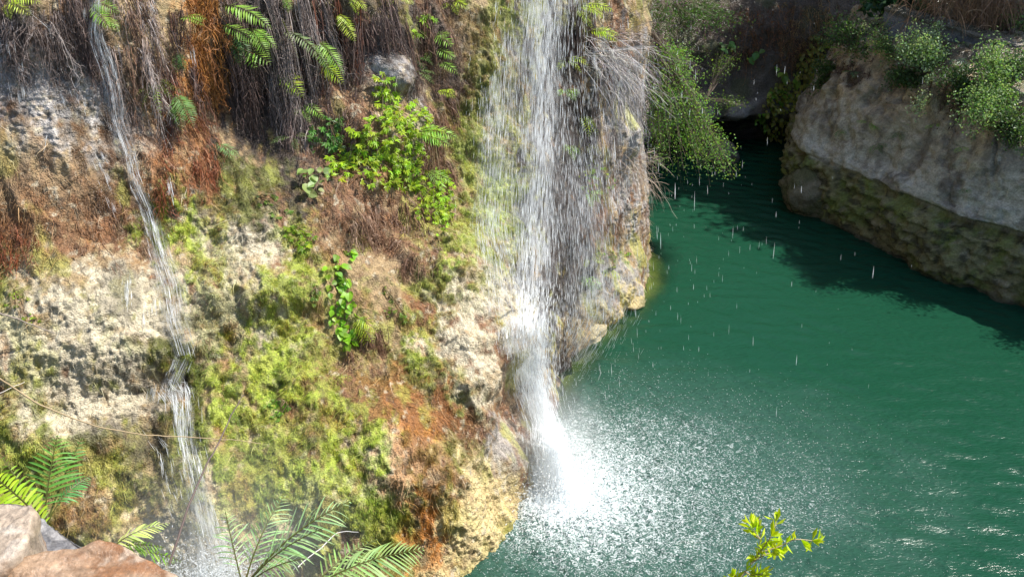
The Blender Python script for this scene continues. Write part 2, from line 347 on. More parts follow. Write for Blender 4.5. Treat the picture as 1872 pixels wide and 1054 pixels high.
kind = {'moss': np.zeros(len(P0), np.float32), 'root': np.zeros(len(P0), np.float32), 'tufa': np.zeros(len(P0), np.float32), 'dark': np.zeros(len(P0), np.float32)}
GRP = {LIME: 'moss', OLIVE: 'moss', BROWN: 'root', RUST: 'root', ORANGE: 'root', TUFA: 'tufa', CREAM: 'tufa', PALE: 'tufa', DARK: 'dark', TAN: None, GREY: None}
front = (P0 - CAM) @ FW > 1
for (px, py, rx, ry, ang, c, st) in PATCH:
    sel = np.nonzero(front & (np.abs(PX - px) < 2.2 * max(rx, ry) + 90) & (np.abs(PY - py) < 2.2 * max(rx, ry) + 90))[0]
    if not len(sel): continue
    dx, dy = PX[sel] - px + wx[sel], PY[sel] - py + wy[sel]; ca, sa = math.cos(R(ang)), math.sin(R(ang))
    d = np.sqrt(((dx * ca + dy * sa) / rx) ** 2 + ((-dx * sa + dy * ca) / ry) ** 2)
    w = np.clip(sstep(1.45, .45, d + 1.15 * brk[sel] + .6 * brk2[sel]) * st, 0, 1)
    col[sel] += (np.asarray(c, np.float32) - col[sel]) * w[:, None]
    g = GRP.get(c)
    for k in kind: kind[k][sel] *= (1 - w)
    if g: kind[g][sel] += w
# speckle of pale nodules and tan over everything
paint(TAN, .6 * sstep(.28, .5, fbm(P0 * 10, 3, 51)) * (1 - kind['dark'])); paint(TUFA, .7 * sstep(.33, .5, fbm(P0 * 13, 3, 55)) * (1 - kind['dark']) * (1 - .6 * kind['moss']))
paint(DARK, .45 * sstep(.3, .5, fbm(P0 * [9, 9, 5], 3, 59))); paint(RUST, .4 * sstep(.12, .45, fbm(P0 * [3, 3, 1.4], 4, 57)) * (1 - kind['dark']) * (1 - .6 * kind['tufa'])); paint((.34, .36, .06), .55 * sstep(.14, .42, fbm(P0 * [3.4, 3.4, 1.3], 4, 58)) * sstep(6.0, 4.5, P0[:, 2]) * (1 - kind['dark']) * (1 - .5 * kind['tufa']))
col *= (1 + .3 * fbm(P0 * 24, 2, 61))[:, None]
tf = np.clip(kind['tufa'] + .25, 0, 1)
pop = worley(P0 * 15 + .6 * fbm(P0 * 5, 2, 63)[:, None]); pop2 = worley(P0 * 30, 4)
D += tf * (.06 * (.55 - pop) + .03 * (.5 - pop2) + .02 * fbm(P0 * 6, 3, 64)) + (1 - tf) * (.05 * fbm(P0 * [7, 7, 3.2], 3, 65) + .02 * fbm(P0 * 18, 2, 67))
D += kind['moss'] * (.06 * fbm(P0 * [5, 5, 2], 3, 71) + .05 * fbm(P0 * [15, 15, 4.5], 3, 73) + .03)
G2 = (P0 + NG.reshape(-1, 3) * D[:, None]).reshape(nz, nc, 3)
top = G2[-1]; ctr = np.array([-7, 30.0, 9.8])
ext = [top + (ctr - top) * f + np.array([0, 0, .3 * f]) for f in (.06, .3, .7, .97)]
GA = np.concatenate([G2, np.stack(ext)])
idx = np.arange(GA.shape[0] * nc).reshape(-1, nc)
quads = np.stack([idx[:-1, :-1], idx[:-1, 1:], idx[1:, 1:], idx[1:, :-1]], -1).reshape(-1, 4)
wet = np.clip(.35 * kind['dark'] + .25 + .3 * brk, 0, 1)
for line in ([(172, -50), (192, 140), (205, 215), (248, 335), (290, 450), (322, 590), (330, 640), (345, 690), (364, 800), (375, 930), (390, 1050)], [(55, 20), (105, 110), (140, 230)], [(10, 60), (30, 200)], [(280, 790), (330, 950)], [(170, 290), (205, 390)], [(225, 500), (235, 570)]):
    ln_ = np.array(line, float); dm = np.full(len(P0), 1e9)
    for a_, b_ in zip(ln_[:-1], ln_[1:]):
        e_ = b_ - a_; tt_ = np.clip(((PX - a_[0]) * e_[0] + (PY - a_[1]) * e_[1]) / (e_ @ e_), 0, 1); dm = np.minimum(dm, np.hypot(PX - a_[0] - tt_ * e_[0], PY - a_[1] - tt_ * e_[1]))
    wl = sstep(38, 8, dm + 25 * brk) * front; col *= (1 - .45 * wl)[:, None]; wet = np.maximum(wet, .95 * wl)
colA = np.concatenate([np.clip(col, .01, .85), np.tile(np.array([.08, .09, .03]), (4 * nc, 1))])
o = mesh_np('cliff', GA.reshape(-1, 3), [quads], colA, M_CLIFF, smooth=True, alpha=np.concatenate([wet, np.zeros(4 * nc)]))
tag(o, 'mossy tufa cliff face on which the waterfalls run down', 'cliff', kind='structure')
NG2 = grid_normals(G2); CB = bvh_of(G2, 3)
P2 = G2.reshape(-1, 3); N2 = NG2.reshape(-1, 3)
print('cliff', round(time.time() - T0, 1), nz, nc)

# visible area weight per vertex (for scattering)
ar = np.linalg.norm(np.cross(np.gradient(G2, axis=1), np.gradient(G2, axis=0)), axis=-1).ravel()
PX2, PY2 = proj(P2)
vis = (PX2 > -60) & (PX2 < 1250) & (PY2 > -60) & (PY2 < 1100) & (P2[:, 2] > .02) & ((P2 - CAM) @ FW > 1)
def scatter(w, n):
    p = w * ar * vis; p = p / p.sum()
    return rng.choice(len(P2), n, p=p)
# moss: short drooping blades
def slope_down(N):
    d = np.array([0, 0, -1.0]) - N * (-N[:, 2:3]); return norm(d)
mb = MB()
i = scatter(np.clip(kind['moss'], 0, 1) ** 1.3 * np.clip(.35 + 1.6 * fbm(P0 * [13, 13, 3.5], 3, 75), 0, 1), 240000)
n = len(i); Nn = N2[i]; Dn = slope_down(Nn) + Nn * rng.uniform(.1, .5, (n, 1)) + rng.normal(0, .08, (n, 3)); hue = .22 * fbm(P2[i] * 4, 2, 77)[:, None] * np.array([1, .2, -.6])
blades(mb, P2[i] + rng.normal(0, .008, (n, 3)), Dn, rng.normal(size=(n, 3)), rng.uniform(.014, .042, n), rng.uniform(.002, .0045, n), np.clip(col[i] * rng.uniform(.7, 1.6, (n, 1)) * (1 + rng.uniform(-.12, .12, (n, 3)) + hue), .01, .6), .3)
tag(mb.build('moss', M_MOSS), 'lime and olive moss trailing over the cliff face', 'moss', kind='stuff')
# rootlets: thin fibres clinging on brown zones
mb = MB()
i = scatter(np.clip(kind['root'] + .35 * kind['dark'] + .06, 0, 1), 22000)
n = len(i); k = 5; Nn = N2[i]; Lr = rng.uniform(.05, .22, n)
dirn = norm(slope_down(Nn) + rng.normal(0, .28, (n, 3)) + Nn * rng.uniform(0, .35, (n, 1)))
t = np.linspace(0, 1, k)[None, :, None]
PLn = P2[i][:, None, :] + dirn[:, None, :] * t * Lr[:, None, None] + np.cumsum(rng.normal(0, .009, (n, k, 3)), 1) + Nn[:, None, :] * .012
tubes(mb, PLn, (np.linspace(1, .3, k)[None, :] * rng.uniform(.0015, .0045, (n, 1))), np.clip(col[i] * rng.uniform(.45, 1.5, (n, 1)), .01, .6))
tag(mb.build('rootlet_fibre_cover', M_STRAND), 'fine brown and rusty rootlets clinging to the cliff face', 'rootlets', kind='stuff')

# ------------------------------------------------------------------ hanging root curtains
def root_curtain(px, py, w, h, n, Lm, c1, c2, label, cat='hanging roots', lean=0.0, out=.18, tip=.5, rad=.0045, wig=.02, leafy=0):
    P, N_ = [], []
    while len(P) < n:
        x = px + w * rng.uniform(-1, 1); y = py + h * rng.uniform(-1, 1)
        p, nn = hit(CB, x, y)
        if p is None: P.append(P[-1] if P else np.array([0, 12, 7.])); N_.append(N_[-1] if N_ else np.array([0, -1., 0])); continue
        P.append(p); N_.append(nn)
    P, N_ = np.array(P), np.array(N_); k = 12
    nb = max(6, n // 9); bi = rng.integers(0, nb, n); P = P[bi] + rng.normal(0, .035, (n, 3)); N_ = norm(N_[bi] + rng.normal(0, .12, (n, 3))); bl = rng.uniform(.55, 1, nb); bsh = rng.normal(0, 1, (nb, 12, 3)); bc = rng.beta(.7, 1.5, nb); bo = rng.uniform(.1, 1.2, nb)
    Hn = norm(N_ * [1, 1, .1]); t = np.linspace(0, 1, k)[None, :, None]; L = (Lm * bl[bi] * rng.uniform(.5, 1.0, n))[:, None, None]
    o_ = out * (bo[bi] + rng.normal(0, .15, n))[:, None, None]
    PL = P[:, None, :] + np.array([0, 0, -1.0]) * L * t ** 1.15 + Hn[:, None, :] * (.05 + o_ * np.sqrt(t) ) + np.array([lean, 0, 0]) * t * L
    PL = PL + np.cumsum(rng.normal(0, wig, (n, k, 3)) * [1, 1, .3], 1) * t + np.cumsum(bsh[bi] * wig * 1.1, 1) * t
    # keep the strands outside the face
    cc = np.array(c1)[None] + (np.array(c2) - np.array(c1))[None] * np.clip(bc[bi] + rng.normal(0, .15, n), 0, 1)[:, None]
    e = empty('root_curtain', tuple(P.mean(0)), label, cat)
    mb = MB(); tubes(mb, PL, np.linspace(1, .35, k)[None] * rad * rng.uniform(.5, 1.5, (n, 1)), np.clip(cc * rng.uniform(.6, 1.4, (n, 1)), .008, .6))
    # side hairs
    m = n * 9; si = rng.integers(0, n, m); sj = rng.integers(1, k, m); st = PL[si, sj]; kk = 4
    hd = norm(rng.normal(0, 1, (m, 3)) + [0, 0, -.9]); tt = np.linspace(0, 1, kk)[None, :, None]
    HL = st[:, None, :] + hd[:, None, :] * tt * rng.uniform(.03, .13, m)[:, None, None] + np.cumsum(rng.normal(0, .006, (m, kk, 3)), 1) + np.array([0, 0, -.04]) * tt ** 2
    mb.build('main_strands', M_STRAND, e)
    mb2 = MB(); tubes(mb2, HL, np.linspace(1, .4, kk)[None] * rad * .5 * rng.uniform(.5, 1.3, (m, 1)), np.clip(cc[si] * rng.uniform(.7, 1.9, (m, 1)), .008, .6))
    hrs = mb2.build('side_hairs', M_STRAND, e)
    for ch in e.children: ch['kind'] = 'stuff'
    return e
DK, PU, GR, RD, BR = (.07, .046, .038), (.17, .105, .085), (.40, .34, .31), (.22, .06, .02), (.17, .09, .05)
root_curtain(455, 40, 55, 60, 240, 2.2, DK, PU, 'dark root curtain hanging beside the vivid orange algae strip', lean=.04)
root_curtain(530, 30, 60, 60, 320, 2.9, DK, GR, 'longest purplish root curtain, its frayed grey tip ending above a small leafy plant', lean=.04, out=.3)
root_curtain(540, 210, 30, 40, 200, 1.5, PU, GR, 'shaggy grey root tail hanging down below the drooping fern fronds', out=.3, lean=.03)
root_curtain(610, 20, 50, 60, 220, 1.9, DK, RD, 'dark reddish root curtain above the bright leafy vine', out=.2)
root_curtain(675, 10, 40, 40, 180, 1.6, DK, PU, 'black root curtain hanging over the grey boulder bulge', out=.22)
root_curtain(640, 190, 40, 60, 140, 1.1, DK, PU, 'short dark root fringe between the root tail and the leafy vine')
root_curtain(760, 40, 60, 60, 220, 1.7, DK, BR, 'brown root curtain with small ferns to the side of the grey boulder bulge')
root_curtain(800, 230, 30, 80, 170, 1.6, BR, DK, 'brown root strip hanging between the leafy vine and the mossy strip')
root_curtain(770, 420, 40, 70, 170, 1.2, BR, (.25, .15, .1), 'reddish brown root fringe below the trailing end of the leafy vine')
root_curtain(710, 410, 70, 40, 200, .9, BR, (.3, .2, .14), 'tangled brown root mat directly below the leafy vine')
root_curtain(660, 620, 40, 30, 150, 1.1, BR, DK, 'brown root beard below the ivy and the small yellow fern', out=.1)
root_curtain(60, 20, 70, 40, 200, 1.1, DK, GR, 'grey brown root fringe at the top of the pale crusty rock', out=.15)
root_curtain(140, 20, 40, 40, 130, 1.2, DK, PU, 'dark root fringe hanging just beside the thin high waterfall', out=.15)
root_curtain(240, 40, 45, 80, 200, 1.6, BR, GR, 'brown and grey root fringe between the thin waterfall and the orange algae', out=.15)
root_curtain(320, 110, 30, 110, 180, 1.5, DK, RD, 'rusty root fringe hanging along the orange algae strip', out=.12)
root_curtain(365, 60, 32, 90, 200, .8, (.22, .08, .02), (.40, .17, .03), 'vivid orange mat of algae covered rootlets near the cliff top', 'root mat', out=.08, wig=.03)
root_curtain(345, 290, 60, 60, 220, .8, RD, (.35, .17, .08), 'rusty orange root mat above the lime moss patch', 'root mat', out=.07, wig=.025)
root_curtain(30, 430, 50, 40, 130, .8, RD, BR, 'small rusty root mat at the edge of the photo below the crusty rock', 'root mat', out=.07, wig=.02)
root_curtain(205, 440, 60, 40, 130, .7, BR, (.25, .17, .1), 'brown root mat between the crusty rock and the big pale tufa shelf', 'root mat', out=.07, wig=.02)
root_curtain(1150, 130, 30, 60, 120, 2.4, (.3, .27, .26), (.5, .47, .45), 'pale grey dead root curtain over the smooth headland rock', out=.12, lean=.02, rad=.004)
root_curtain(1040, 40, 50, 50, 150, 2.6, DK, PU, 'dark wet root curtain behind the streaks of the main waterfall', out=.1)
root_curtain(1090, 300, 30, 90, 140, 1.4, DK, GR, 'wispy grey root fringe between the main waterfall and the headland rock', out=.12)
print('roots', round(time.time() - T0, 1))

# ------------------------------------------------------------------ ferns
def frond_mesh(B, T, arch, upv, npairs, plen, col, name, parent, droop=.25, pw=.16, start=.12, taper=1.0, fwd=.45, stemcol=(.12, .13, .03), mat=None, strap=False):
    """a pinnate frond from B to T bowed by arch along upv"""
    B, T, upv = np.asarray(B, float), np.asarray(T, float), norm(np.asarray(upv, float))
    Lf = np.linalg.norm(T - B)
    t = np.linspace(0, 1, 14)
    path = lambda s: B + (T - B) * s[:, None] + upv[None] * (arch * Lf * (4 * s * (1 - s)) * (1.15 - .3 * s))[:, None]
    mb = MB(); P = path(t)
    tubes(mb, P[None], np.linspace(1, .25, 14)[None] * Lf * .0085 + .0008, np.array([stemcol]), 4)
    s = np.linspace(start, .985, npairs); Pp = path(s); Tg = norm(path(np.minimum(s + .02, 1.02)) - path(s - .02))
    side = norm(np.cross(Tg, upv[None])); up2 = np.cross(side, Tg)
    prof = (np.sin(math.pi * np.clip((s - start) / (1 - start), 0, 1) ** .62 * .97 + .09) ** .8) * taper + (1 - taper)
    prof = np.clip(prof, .08, 1)
    for sg in (-1, 1):
        d = norm(side * sg * 1.0 + Tg * (fwd + .35 * s[:, None]) - up2 * droop * rng.uniform(.3, 1.3, (npairs, 1)) + rng.normal(0, .06, (npairs, 3)))
        l = plen * Lf * prof * rng.uniform(.88, 1.08, npairs)
        # two-part pinna: inner and outer half, bent downwards
        if strap: straps(mb, Pp, d, Tg + rng.normal(0, .2, (npairs, 3)), l, np.maximum(l * pw * .5, .0015), jit(col, npairs, .25, .1), rng.uniform(.1, .45, npairs))
        else: blades(mb, Pp, d, Tg + rng.normal(0, .15, (npairs, 3)), l, np.maximum(l * pw * .5, .0012), jit(col, npairs, .22, .1), .2 * sg, .38)
    o = mb.build('fern_frond', mat or M_LEAF, parent)
    return o
FERN_Y, FERN_G, FERN_B, FERN_D = (.42, .54, .04), (.25, .44, .06), (.12, .26, .09), (.07, .17, .035)
FGROUP = 'ferns growing on the cliff face'
def fern(px, py, tips, label, col=FERN_G, np_=15, plen=.26, bvh=None, out=.12, arch=.14, depth=None, base=None, name='fern', group=None, cat='fern', droop=.3, **kw):
    if depth is None:
        p, n = hit(bvh or CB, px, py)
        if p is None: print('no hit', label); return
        dep = float((p - CAM) @ FW)
    else:
        dep = depth; p = at(px, py, dep); n = norm(np.array([.2, -1, .3]))
    e = empty(name, tuple(p), label, cat, group)
    if base is not None:
        e.location = tuple(base)
    for (dx, dy) in tips:
        T = at(px + dx * 1.25, py + dy * 1.25, dep * rng.uniform(.985, 1.0)) + n * out * rng.uniform(.4, 1.2)
        B = p + n * .01 if base is None else np.asarray(base, float)
        frond_mesh(B, T, arch * rng.uniform(.7, 1.3), n * .6 + np.array([0, 0, .8]), np_, plen, np.array(col) * rng.uniform(.8, 1.2), 'frond', e, droop, **kw)
    return e
fern(8, 5, [(40, 25), (10, 30), (55, 8)], 'yellow green fern in the uppermost corner of the cliff beside grey roots', FERN_Y)
fern(165, 8, [(30, 35), (45, 12)], 'small green fern hanging into the top of the thin waterfall', FERN_G)
fern(196, 32, [(14, 24), (2, 22)], 'tiny fern tip just below the top of the thin waterfall', FERN_G, 10)
fern(398, 14, [(75, 38)], 'uppermost broad fern frond arching out beside the orange algae', FERN_G, 20, .24)
fern(398, 46, [(62, 30)], 'second broad fern frond, just below the uppermost one beside the orange algae', FERN_G, 18, .22)
fern(455, 50, [(42, 30), (30, 40)], 'bushy fern behind the tips of the two broad fronds', FERN_G, 16)
fern(425, 60, [(-25, 15), (25, 40), (10, 50)], 'shadowed fern tuft below the two broad fronds', FERN_D)
fern(440, 88, [(20, 28), (-15, 22), (40, 20)], 'small dark fern tuft with hand shaped leaves on the dark roots', FERN_G, 9, .34)
fern(505, 128, [(38, 34), (30, 10)], 'bright fern frond catching sun on the shaggy grey root tail', FERN_Y, 14, .3)
fern(500, 55, [(80, 65)], 'long pale drooping fern frond slanting across the purple roots', (.22, .3, .12), 24, .14)
fern(575, 72, [(40, 55), (25, 60)], 'pair of fern fronds hanging beside the tip of the long pale frond', FERN_G, 18, .22)
fern(585, 115, [(38, 30)], 'yellowish fern frond below the hanging pair of fronds', FERN_Y, 14, .28)
fern(612, 28, [(26, 40), (20, 20)], 'single yellow fern hanging on the dark reddish root curtain', FERN_Y, 16, .24)
fern(636, -5, [(12, 28), (22, 22)], 'thin fern tip hanging at the top edge above the reddish roots', FERN_Y, 14)
fern(520, -4, [(14, 20), (8, 24)], 'little fern tip at the top edge above the longest root curtain', FERN_G, 12)
fern(320, 36, [(35, -2), (30, 8)], 'small flat fern across the top of the orange algae strip', FERN_G, 12)
fern(322, 95, [(8, 30), (-6, 34)], 'narrow fern hanging on the rusty roots beside the orange algae', FERN_D, 14)
fern(318, 172, [(28, 50), (12, 58), (34, 36)], 'blue green fern hanging in sun below the rusty root fringe', (.16, .3, .08), 18, .24)
fern(392, 262, [(34, 22), (22, 30)], 'little grey green fern above the lime moss patch', (.16, .28, .1), 12, .3)
fern(285, 150, [(-20, 34), (30, 25), (10, 45), (42, 10), (-32, 14), (20, -8)], 'grassy clump of narrow fern leaves right of the thin waterfall', (.2, .3, .03), 12, .12)
fern(537, 250, [(-30, 15), (25, 4), (10, 30)], 'pale feathery fern at the tip of the shaggy root tail', (.2, .3, .1), 13, .24)
fern(550, 190, [(34, 25), (10, 30), (-12, 20)], 'green fern tuft beside the shaggy grey root tail', FERN_G, 13)
fern(512, 30, [(28, 60)], 'narrow grey withered frond hanging in the root curtains', (.25, .22, .2), 20, .1)
fern(720, 0, [(22, 14), (-18, 16), (30, 2)], 'yellow green fern at the top edge over the grey boulder bulge', FERN_Y, 14)
fern(790, 68, [(28, 12), (24, -4)], 'topmost of the small ferns stacked on the brown root curtain', FERN_G, 11, .32)
fern(788, 92, [(32, 10), (-12, 12)], 'second small fern from the top on the brown root curtain', FERN_G, 12, .3)
fern(795, 118, [(34, 22)], 'third small fern on the brown root curtain, pointing down at the moss', FERN_G, 13, .26)
fern(795, 170, [(24, 16), (26, 4)], 'yellow fern low on the brown root curtain beside the mossy strip', FERN_Y, 12, .3)
fern(755, 108, [(20, 12), (-14, 20), (14, 28)], 'shaded fern between the grey boulder bulge and the brown roots', FERN_D, 11)
fern(760, 132, [(18, 10), (20, 22)], 'pale little fern just under the shaded one by the boulder bulge', (.2, .3, .1), 11)
fern(755, 245, [(60, 6), (50, 18), (30, -12)], 'fern sticking out of the leafy vine towards the mossy strip', FERN_G, 15)
fern(775, 310, [(34, 16), (25, 24)], 'fern frond at the waist of the leafy vine beside the moss', FERN_G, 13)
fern(645, 580, [(36, 24), (30, 40), (20, 46)], 'small yellow fern beside the ivy low on the cliff', FERN_Y, 13, .3)
fern(655, 565, [(26, 26), (34, 14), (-6, 34), (14, 36)], 'thin grass like tuft beside the ivy', (.2, .26, .04), 12, .1)
fern(615, 690, [(14, 22), (24, 8), (-6, 26)], 'lone yellow sprout on the brown roots below the ivy', FERN_Y, 10, .2)
fern(1068, 60, [(50, 4), (45, 14)], 'bright fern arching over the headland top beside the main waterfall', FERN_Y, 16, .24)
fern(1050, 15, [(40, 20), (25, 34), (55, 8)], 'pale fern at the top edge of the headland', FERN_Y, 15)
fern(1030, 108, [(30, 12), (24, 22), (-16, 20)], 'small yellow fern at the side of the streaks near the headland top', FERN_Y, 11)
fern(1030, 165, [(14, 18), (22, 8), (-12, 10)], 'small fern in the spray left of the pale headland rock', FERN_G, 11)
fern(1055, 210, [(24, 16), (28, 30), (10, 32)], 'yellow fern clump half way up beside the main waterfall', FERN_Y, 11)
fern(1038, 265, [(16, 18), (-14, 14), (6, 26)], 'dull fern clump in the dark wet strip of the waterfall', FERN_G, 10)
fern(1068, 262, [(18, 20), (8, 28)], 'brownish fern clump against the pale headland rock', (.25, .26, .06), 10)
fern(1072, 350, [(22, 4), (16, 18), (-18, 14), (4, 26)], 'leafy fern clump in the middle of the headland foot roots', FERN_G, 11)
fern(1075, 470, [(22, 8), (18, -8), (-10, 14)], 'yellow fern low on the dark wet strip of the waterfall', FERN_Y, 10)
fern(1112, 490, [(16, 12), (-14, 12), (6, -12)], 'small round fern on the brown knob of the headland', FERN_Y, 10)
fern(1070, 500, [(10, 28), (20, 20), (-8, 18)], 'lowest fern in the spray above the water line of the headland', FERN_G, 10)
fern(905, 12, [(20, 8), (-14, 12)], 'small fern at the top edge left of the main waterfall', FERN_Y, 10)
fern(825, 5, [(10, 18), (26, 10), (-18, 10)], 'yellow fern at the top edge above the mossy strip', FERN_Y, 12)

# ------------------------------------------------------------------ leafy plants on the face
def palm_leaf(mb, P, N_, size, col, leaflets=5, waist=.5, width=.155):
    n = len(P); down = slope_down(N_) + rng.normal(0, .5, (n, 3)); down = norm(down - (down * N_).sum(1, keepdims=True) * N_)
    sd = np.cross(down, N_)
    for a in np.linspace(-1, 1, leaflets):
        an = a * 1.35
        d = down * math.cos(an) + sd * math.sin(an) - N_ * rng.uniform(-.05, .3, (n, 1))
        blades(mb, P, d, np.cross(d, N_), size * (1 - .35 * abs(a)), size * width, col * rng.uniform(.85, 1.15, (n, 1)), .3, waist)
def heart_leaf(mb, P, N_, size, col, w=.45):
    n = len(P); down = slope_down(N_) + rng.normal(0, .6, (n, 3)); down = norm(down - (down * N_).sum(1, keepdims=True) * N_)
    straps(mb, P, down + N_ * .15, np.cross(down, N_), size, size * w, col, .18, 6, [.35, .85, 1.0, .82, .5, .05])
def creeper(name, ells, n, size, col, label, cat, style='palm', bvh=None, out=(.02, .16), stems=8, group=None, leaflets=5):
    P, N_ = [], []
    A = np.array([e[2] * e[3] for e in ells], float); A /= A.sum()
    tr = 0
    while len(P) < n and tr < n * 4:
        tr += 1
        e = ells[rng.choice(len(ells), p=A)]; r = math.sqrt(rng.uniform()); a = rng.uniform(0, 6.283)
        p, nn = hit(bvh or CB, e[0] + e[2] * r * math.cos(a), e[1] + e[3] * r * math.sin(a))
        if p is not None: P.append(p); N_.append(nn)
    P, N_ = np.array(P), np.array(N_); n = len(P)
    root = P[np.argmax(P[:, 2])]
    en = empty(name, tuple(root), label, cat, group)
    Nn = norm(norm(N_) * .7 + np.array([.12, -.25, .55]) + rng.normal(0, .38, (n, 3)))
    Q = P + N_ * rng.uniform(*out, (n, 1))
    mb = MB(); c = jit(col, n, .42, .16); sz = size * rng.uniform(.6, 1.25, n)
    if style == 'palm': palm_leaf(mb, Q, Nn, sz, c, leaflets)
    else: heart_leaf(mb, Q, Nn, sz, c)
    mb.build('foliage', M_LEAF, en)
    mb = MB(); k = 8
    ii = rng.integers(0, n, stems); t = np.linspace(0, 1, k)[None, :, None]
    PL = root + (Q[ii][:, None, :] - root) * t + N_[ii][:, None, :] * .05 * np.sin(t * 3.14) + np.cumsum(rng.normal(0, .02, (stems, k, 3)), 1) * t * (1 - t) * 2
    tubes(mb, PL, np.linspace(1, .4, k)[None] * .006 * np.ones((stems, 1)), jit((.14, .10, .04), stems))
    # leaf stalks
    P3 = P[:, None, :] + (Q - P)[:, None, :] * np.linspace(0, 1, 3)[None, :, None]
    tubes(mb, P3, np.full((n, 3), .0018), np.broadcast_to(np.array([.16, .18, .04]), (n, 3)))
    mb.build('plant_stem', M_STRAND, en)
    return en
VG = (.29, .42, .02)
creeper('climbing_vine', [(715, 265, 66, 62), (690, 300, 85, 38), (640, 310, 48, 26), (705, 180, 24, 52), (745, 230, 45, 42), (750, 320, 36, 28), (655, 270, 36, 36)], 500, .09, VG, 'large bright lime vine with five fingered leaves on the cliff', 'vine')
creeper('climbing_vine', [(795, 340, 30, 32), (810, 360, 18, 40), (775, 385, 18, 25), (805, 400, 14, 36), (790, 250, 14, 14)], 190, .088, VG, 'trailing lime vine tail hanging down below the large vine', 'vine')
creeper('climbing_vine', [(612, 255, 28, 30), (595, 240, 20, 30), (580, 262, 20, 18), (625, 230, 14, 16)], 60, .10, (.1, .25, .04), 'darker green vine growing between the roots and the large lime vine', 'vine')
creeper('broadleaf_plant', [(572, 325, 26, 18), (562, 345, 16, 22), (592, 330, 16, 14)], 15, .125, (.26, .36, .11), 'pale broad leaved plant under the purple root tail', 'plant', 'heart', out=(.03, .2))
creeper('ivy', [(622, 530, 24, 34), (632, 580, 24, 40), (640, 610, 18, 28), (612, 500, 16, 22), (630, 470, 24, 14)], 95, .10, (.2, .4, .02), 'glossy lime ivy with rounded leaves low on the cliff', 'ivy', 'heart', out=(.01, .07))
creeper('seedling_plant', [(538, 425, 22, 14), (560, 440, 16, 20)], 40, .075, (.22, .34, .02), 'small yellow green seedling patch at the tip of the longest roots', 'plant', out=(.01, .08))
creeper('seedling_plant', [(580, 530, 12, 10), (570, 545, 16, 10)], 14, .07, (.14, .22, .03), 'few seedling leaves left of the ivy on the moss', 'plant', out=(.01, .05))
creeper('seedling_plant', [(702, 530, 10, 8), (710, 560, 14, 18), (735, 580, 10, 12)], 18, .06, (.16, .26, .03), 'thin seedlings on brown rock between the ivy and the fall', 'plant', out=(.01, .05))
creeper('seedling_plant', [(780, 35, 18, 12), (765, 60, 18, 10)], 24, .09, (.22, .36, .02), 'small bright sprig near the top edge above the stacked ferns', 'plant', out=(.02, .12))
creeper('seedling_plant', [(1075, 330, 20, 20), (1085, 310, 14, 18), (1110, 330, 10, 24)], 34, .07, (.2, .3, .03), 'leafy sprig on the roots below the pale headland rock', 'plant', out=(.02, .1))
creeper('seedling_plant', [(510, 750, 26, 20), (490, 730, 14, 14)], 26, .06, (.16, .3, .03), 'scattered green seedlings on the shaded moss below the tufa', 'plant', out=(.01, .05))
creeper('seedling_plant', [(20, 545, 30, 20), (60, 580, 14, 10)], 22, .05, (.2, .3, .02), 'tiny bright weeds by the rusty crust near the big tufa shelf', 'plant', out=(.01, .04))
creeper('seedling_plant', [(1130, 470, 24, 14), (1100, 450, 14, 14)], 24, .06, (.18, .3, .03), 'little weeds on top of the brown headland knob', 'plant', out=(.01, .05))
creeper('seedling_plant', [(490, 365, 22, 12), (510, 390, 20, 10)], 20, .06, (.12, .2, .03), 'dull low weeds beside the end of the longest roots', 'plant', out=(.01, .05))
print('plants', round(time.time() - T0, 1))

# ------------------------------------------------------------------ far bank and back wall
def profile_wall(name, base, prof, seg_len, zdense, side, colfun, dispfun, mat):
    """base: plan polyline; prof: list of (offset towards the pool, z); returns grid"""
    base = np.array(base, float); n = len(base)
    sg = [max(4, int(np.linalg.norm(base[i + 1] - base[i]) / seg_len)) for i in range(n - 1)]
    C = catmull(base, sg)
    T = norm(np.gradient(C, axis=0)); Nrm = np.stack([T[:, 1], -T[:, 0]], 1) * side
    prof = np.array(prof, float); dl = np.concatenate([[0], np.cumsum(np.linalg.norm(np.diff(prof, axis=0), axis=1))])
    s = np.linspace(0, dl[-1], int(dl[-1] / zdense)); o_, z_ = np.interp(s, dl, prof[:, 0]), np.interp(s, dl, prof[:, 1])
    Gx = np.concatenate([C[None] + Nrm[None] * o_[:, None, None], np.broadcast_to(z_[:, None, None], (len(s), len(C), 1))], -1)
    NN = grid_normals(Gx)
    if (NN[:, :, :2] * Nrm[None]).sum() < 0: NN = -NN
    P = Gx.reshape(-1, 3); Dd = dispfun(P)
    P = P + NN.reshape(-1, 3) * Dd[:, None]; Gd = P.reshape(Gx.shape)
    a, b = Gd.shape[:2]; ix = np.arange(a * b).reshape(a, b)
    q = np.stack([ix[:-1, :-1], ix[:-1, 1:], ix[1:, 1:], ix[1:, :-1]], -1).reshape(-1, 4)
    ob = mesh_np(name, P, [q], np.clip(colfun(P), .01, .8), mat, smooth=True)
    return ob, Gd
def lerpc(a, b, w): return np.asarray(a)[None] + (np.asarray(b) - np.asarray(a))[None] * w[:, None] if np.ndim(a) == 1 else a + (np.asarray(b)[None] - a) * w[:, None]
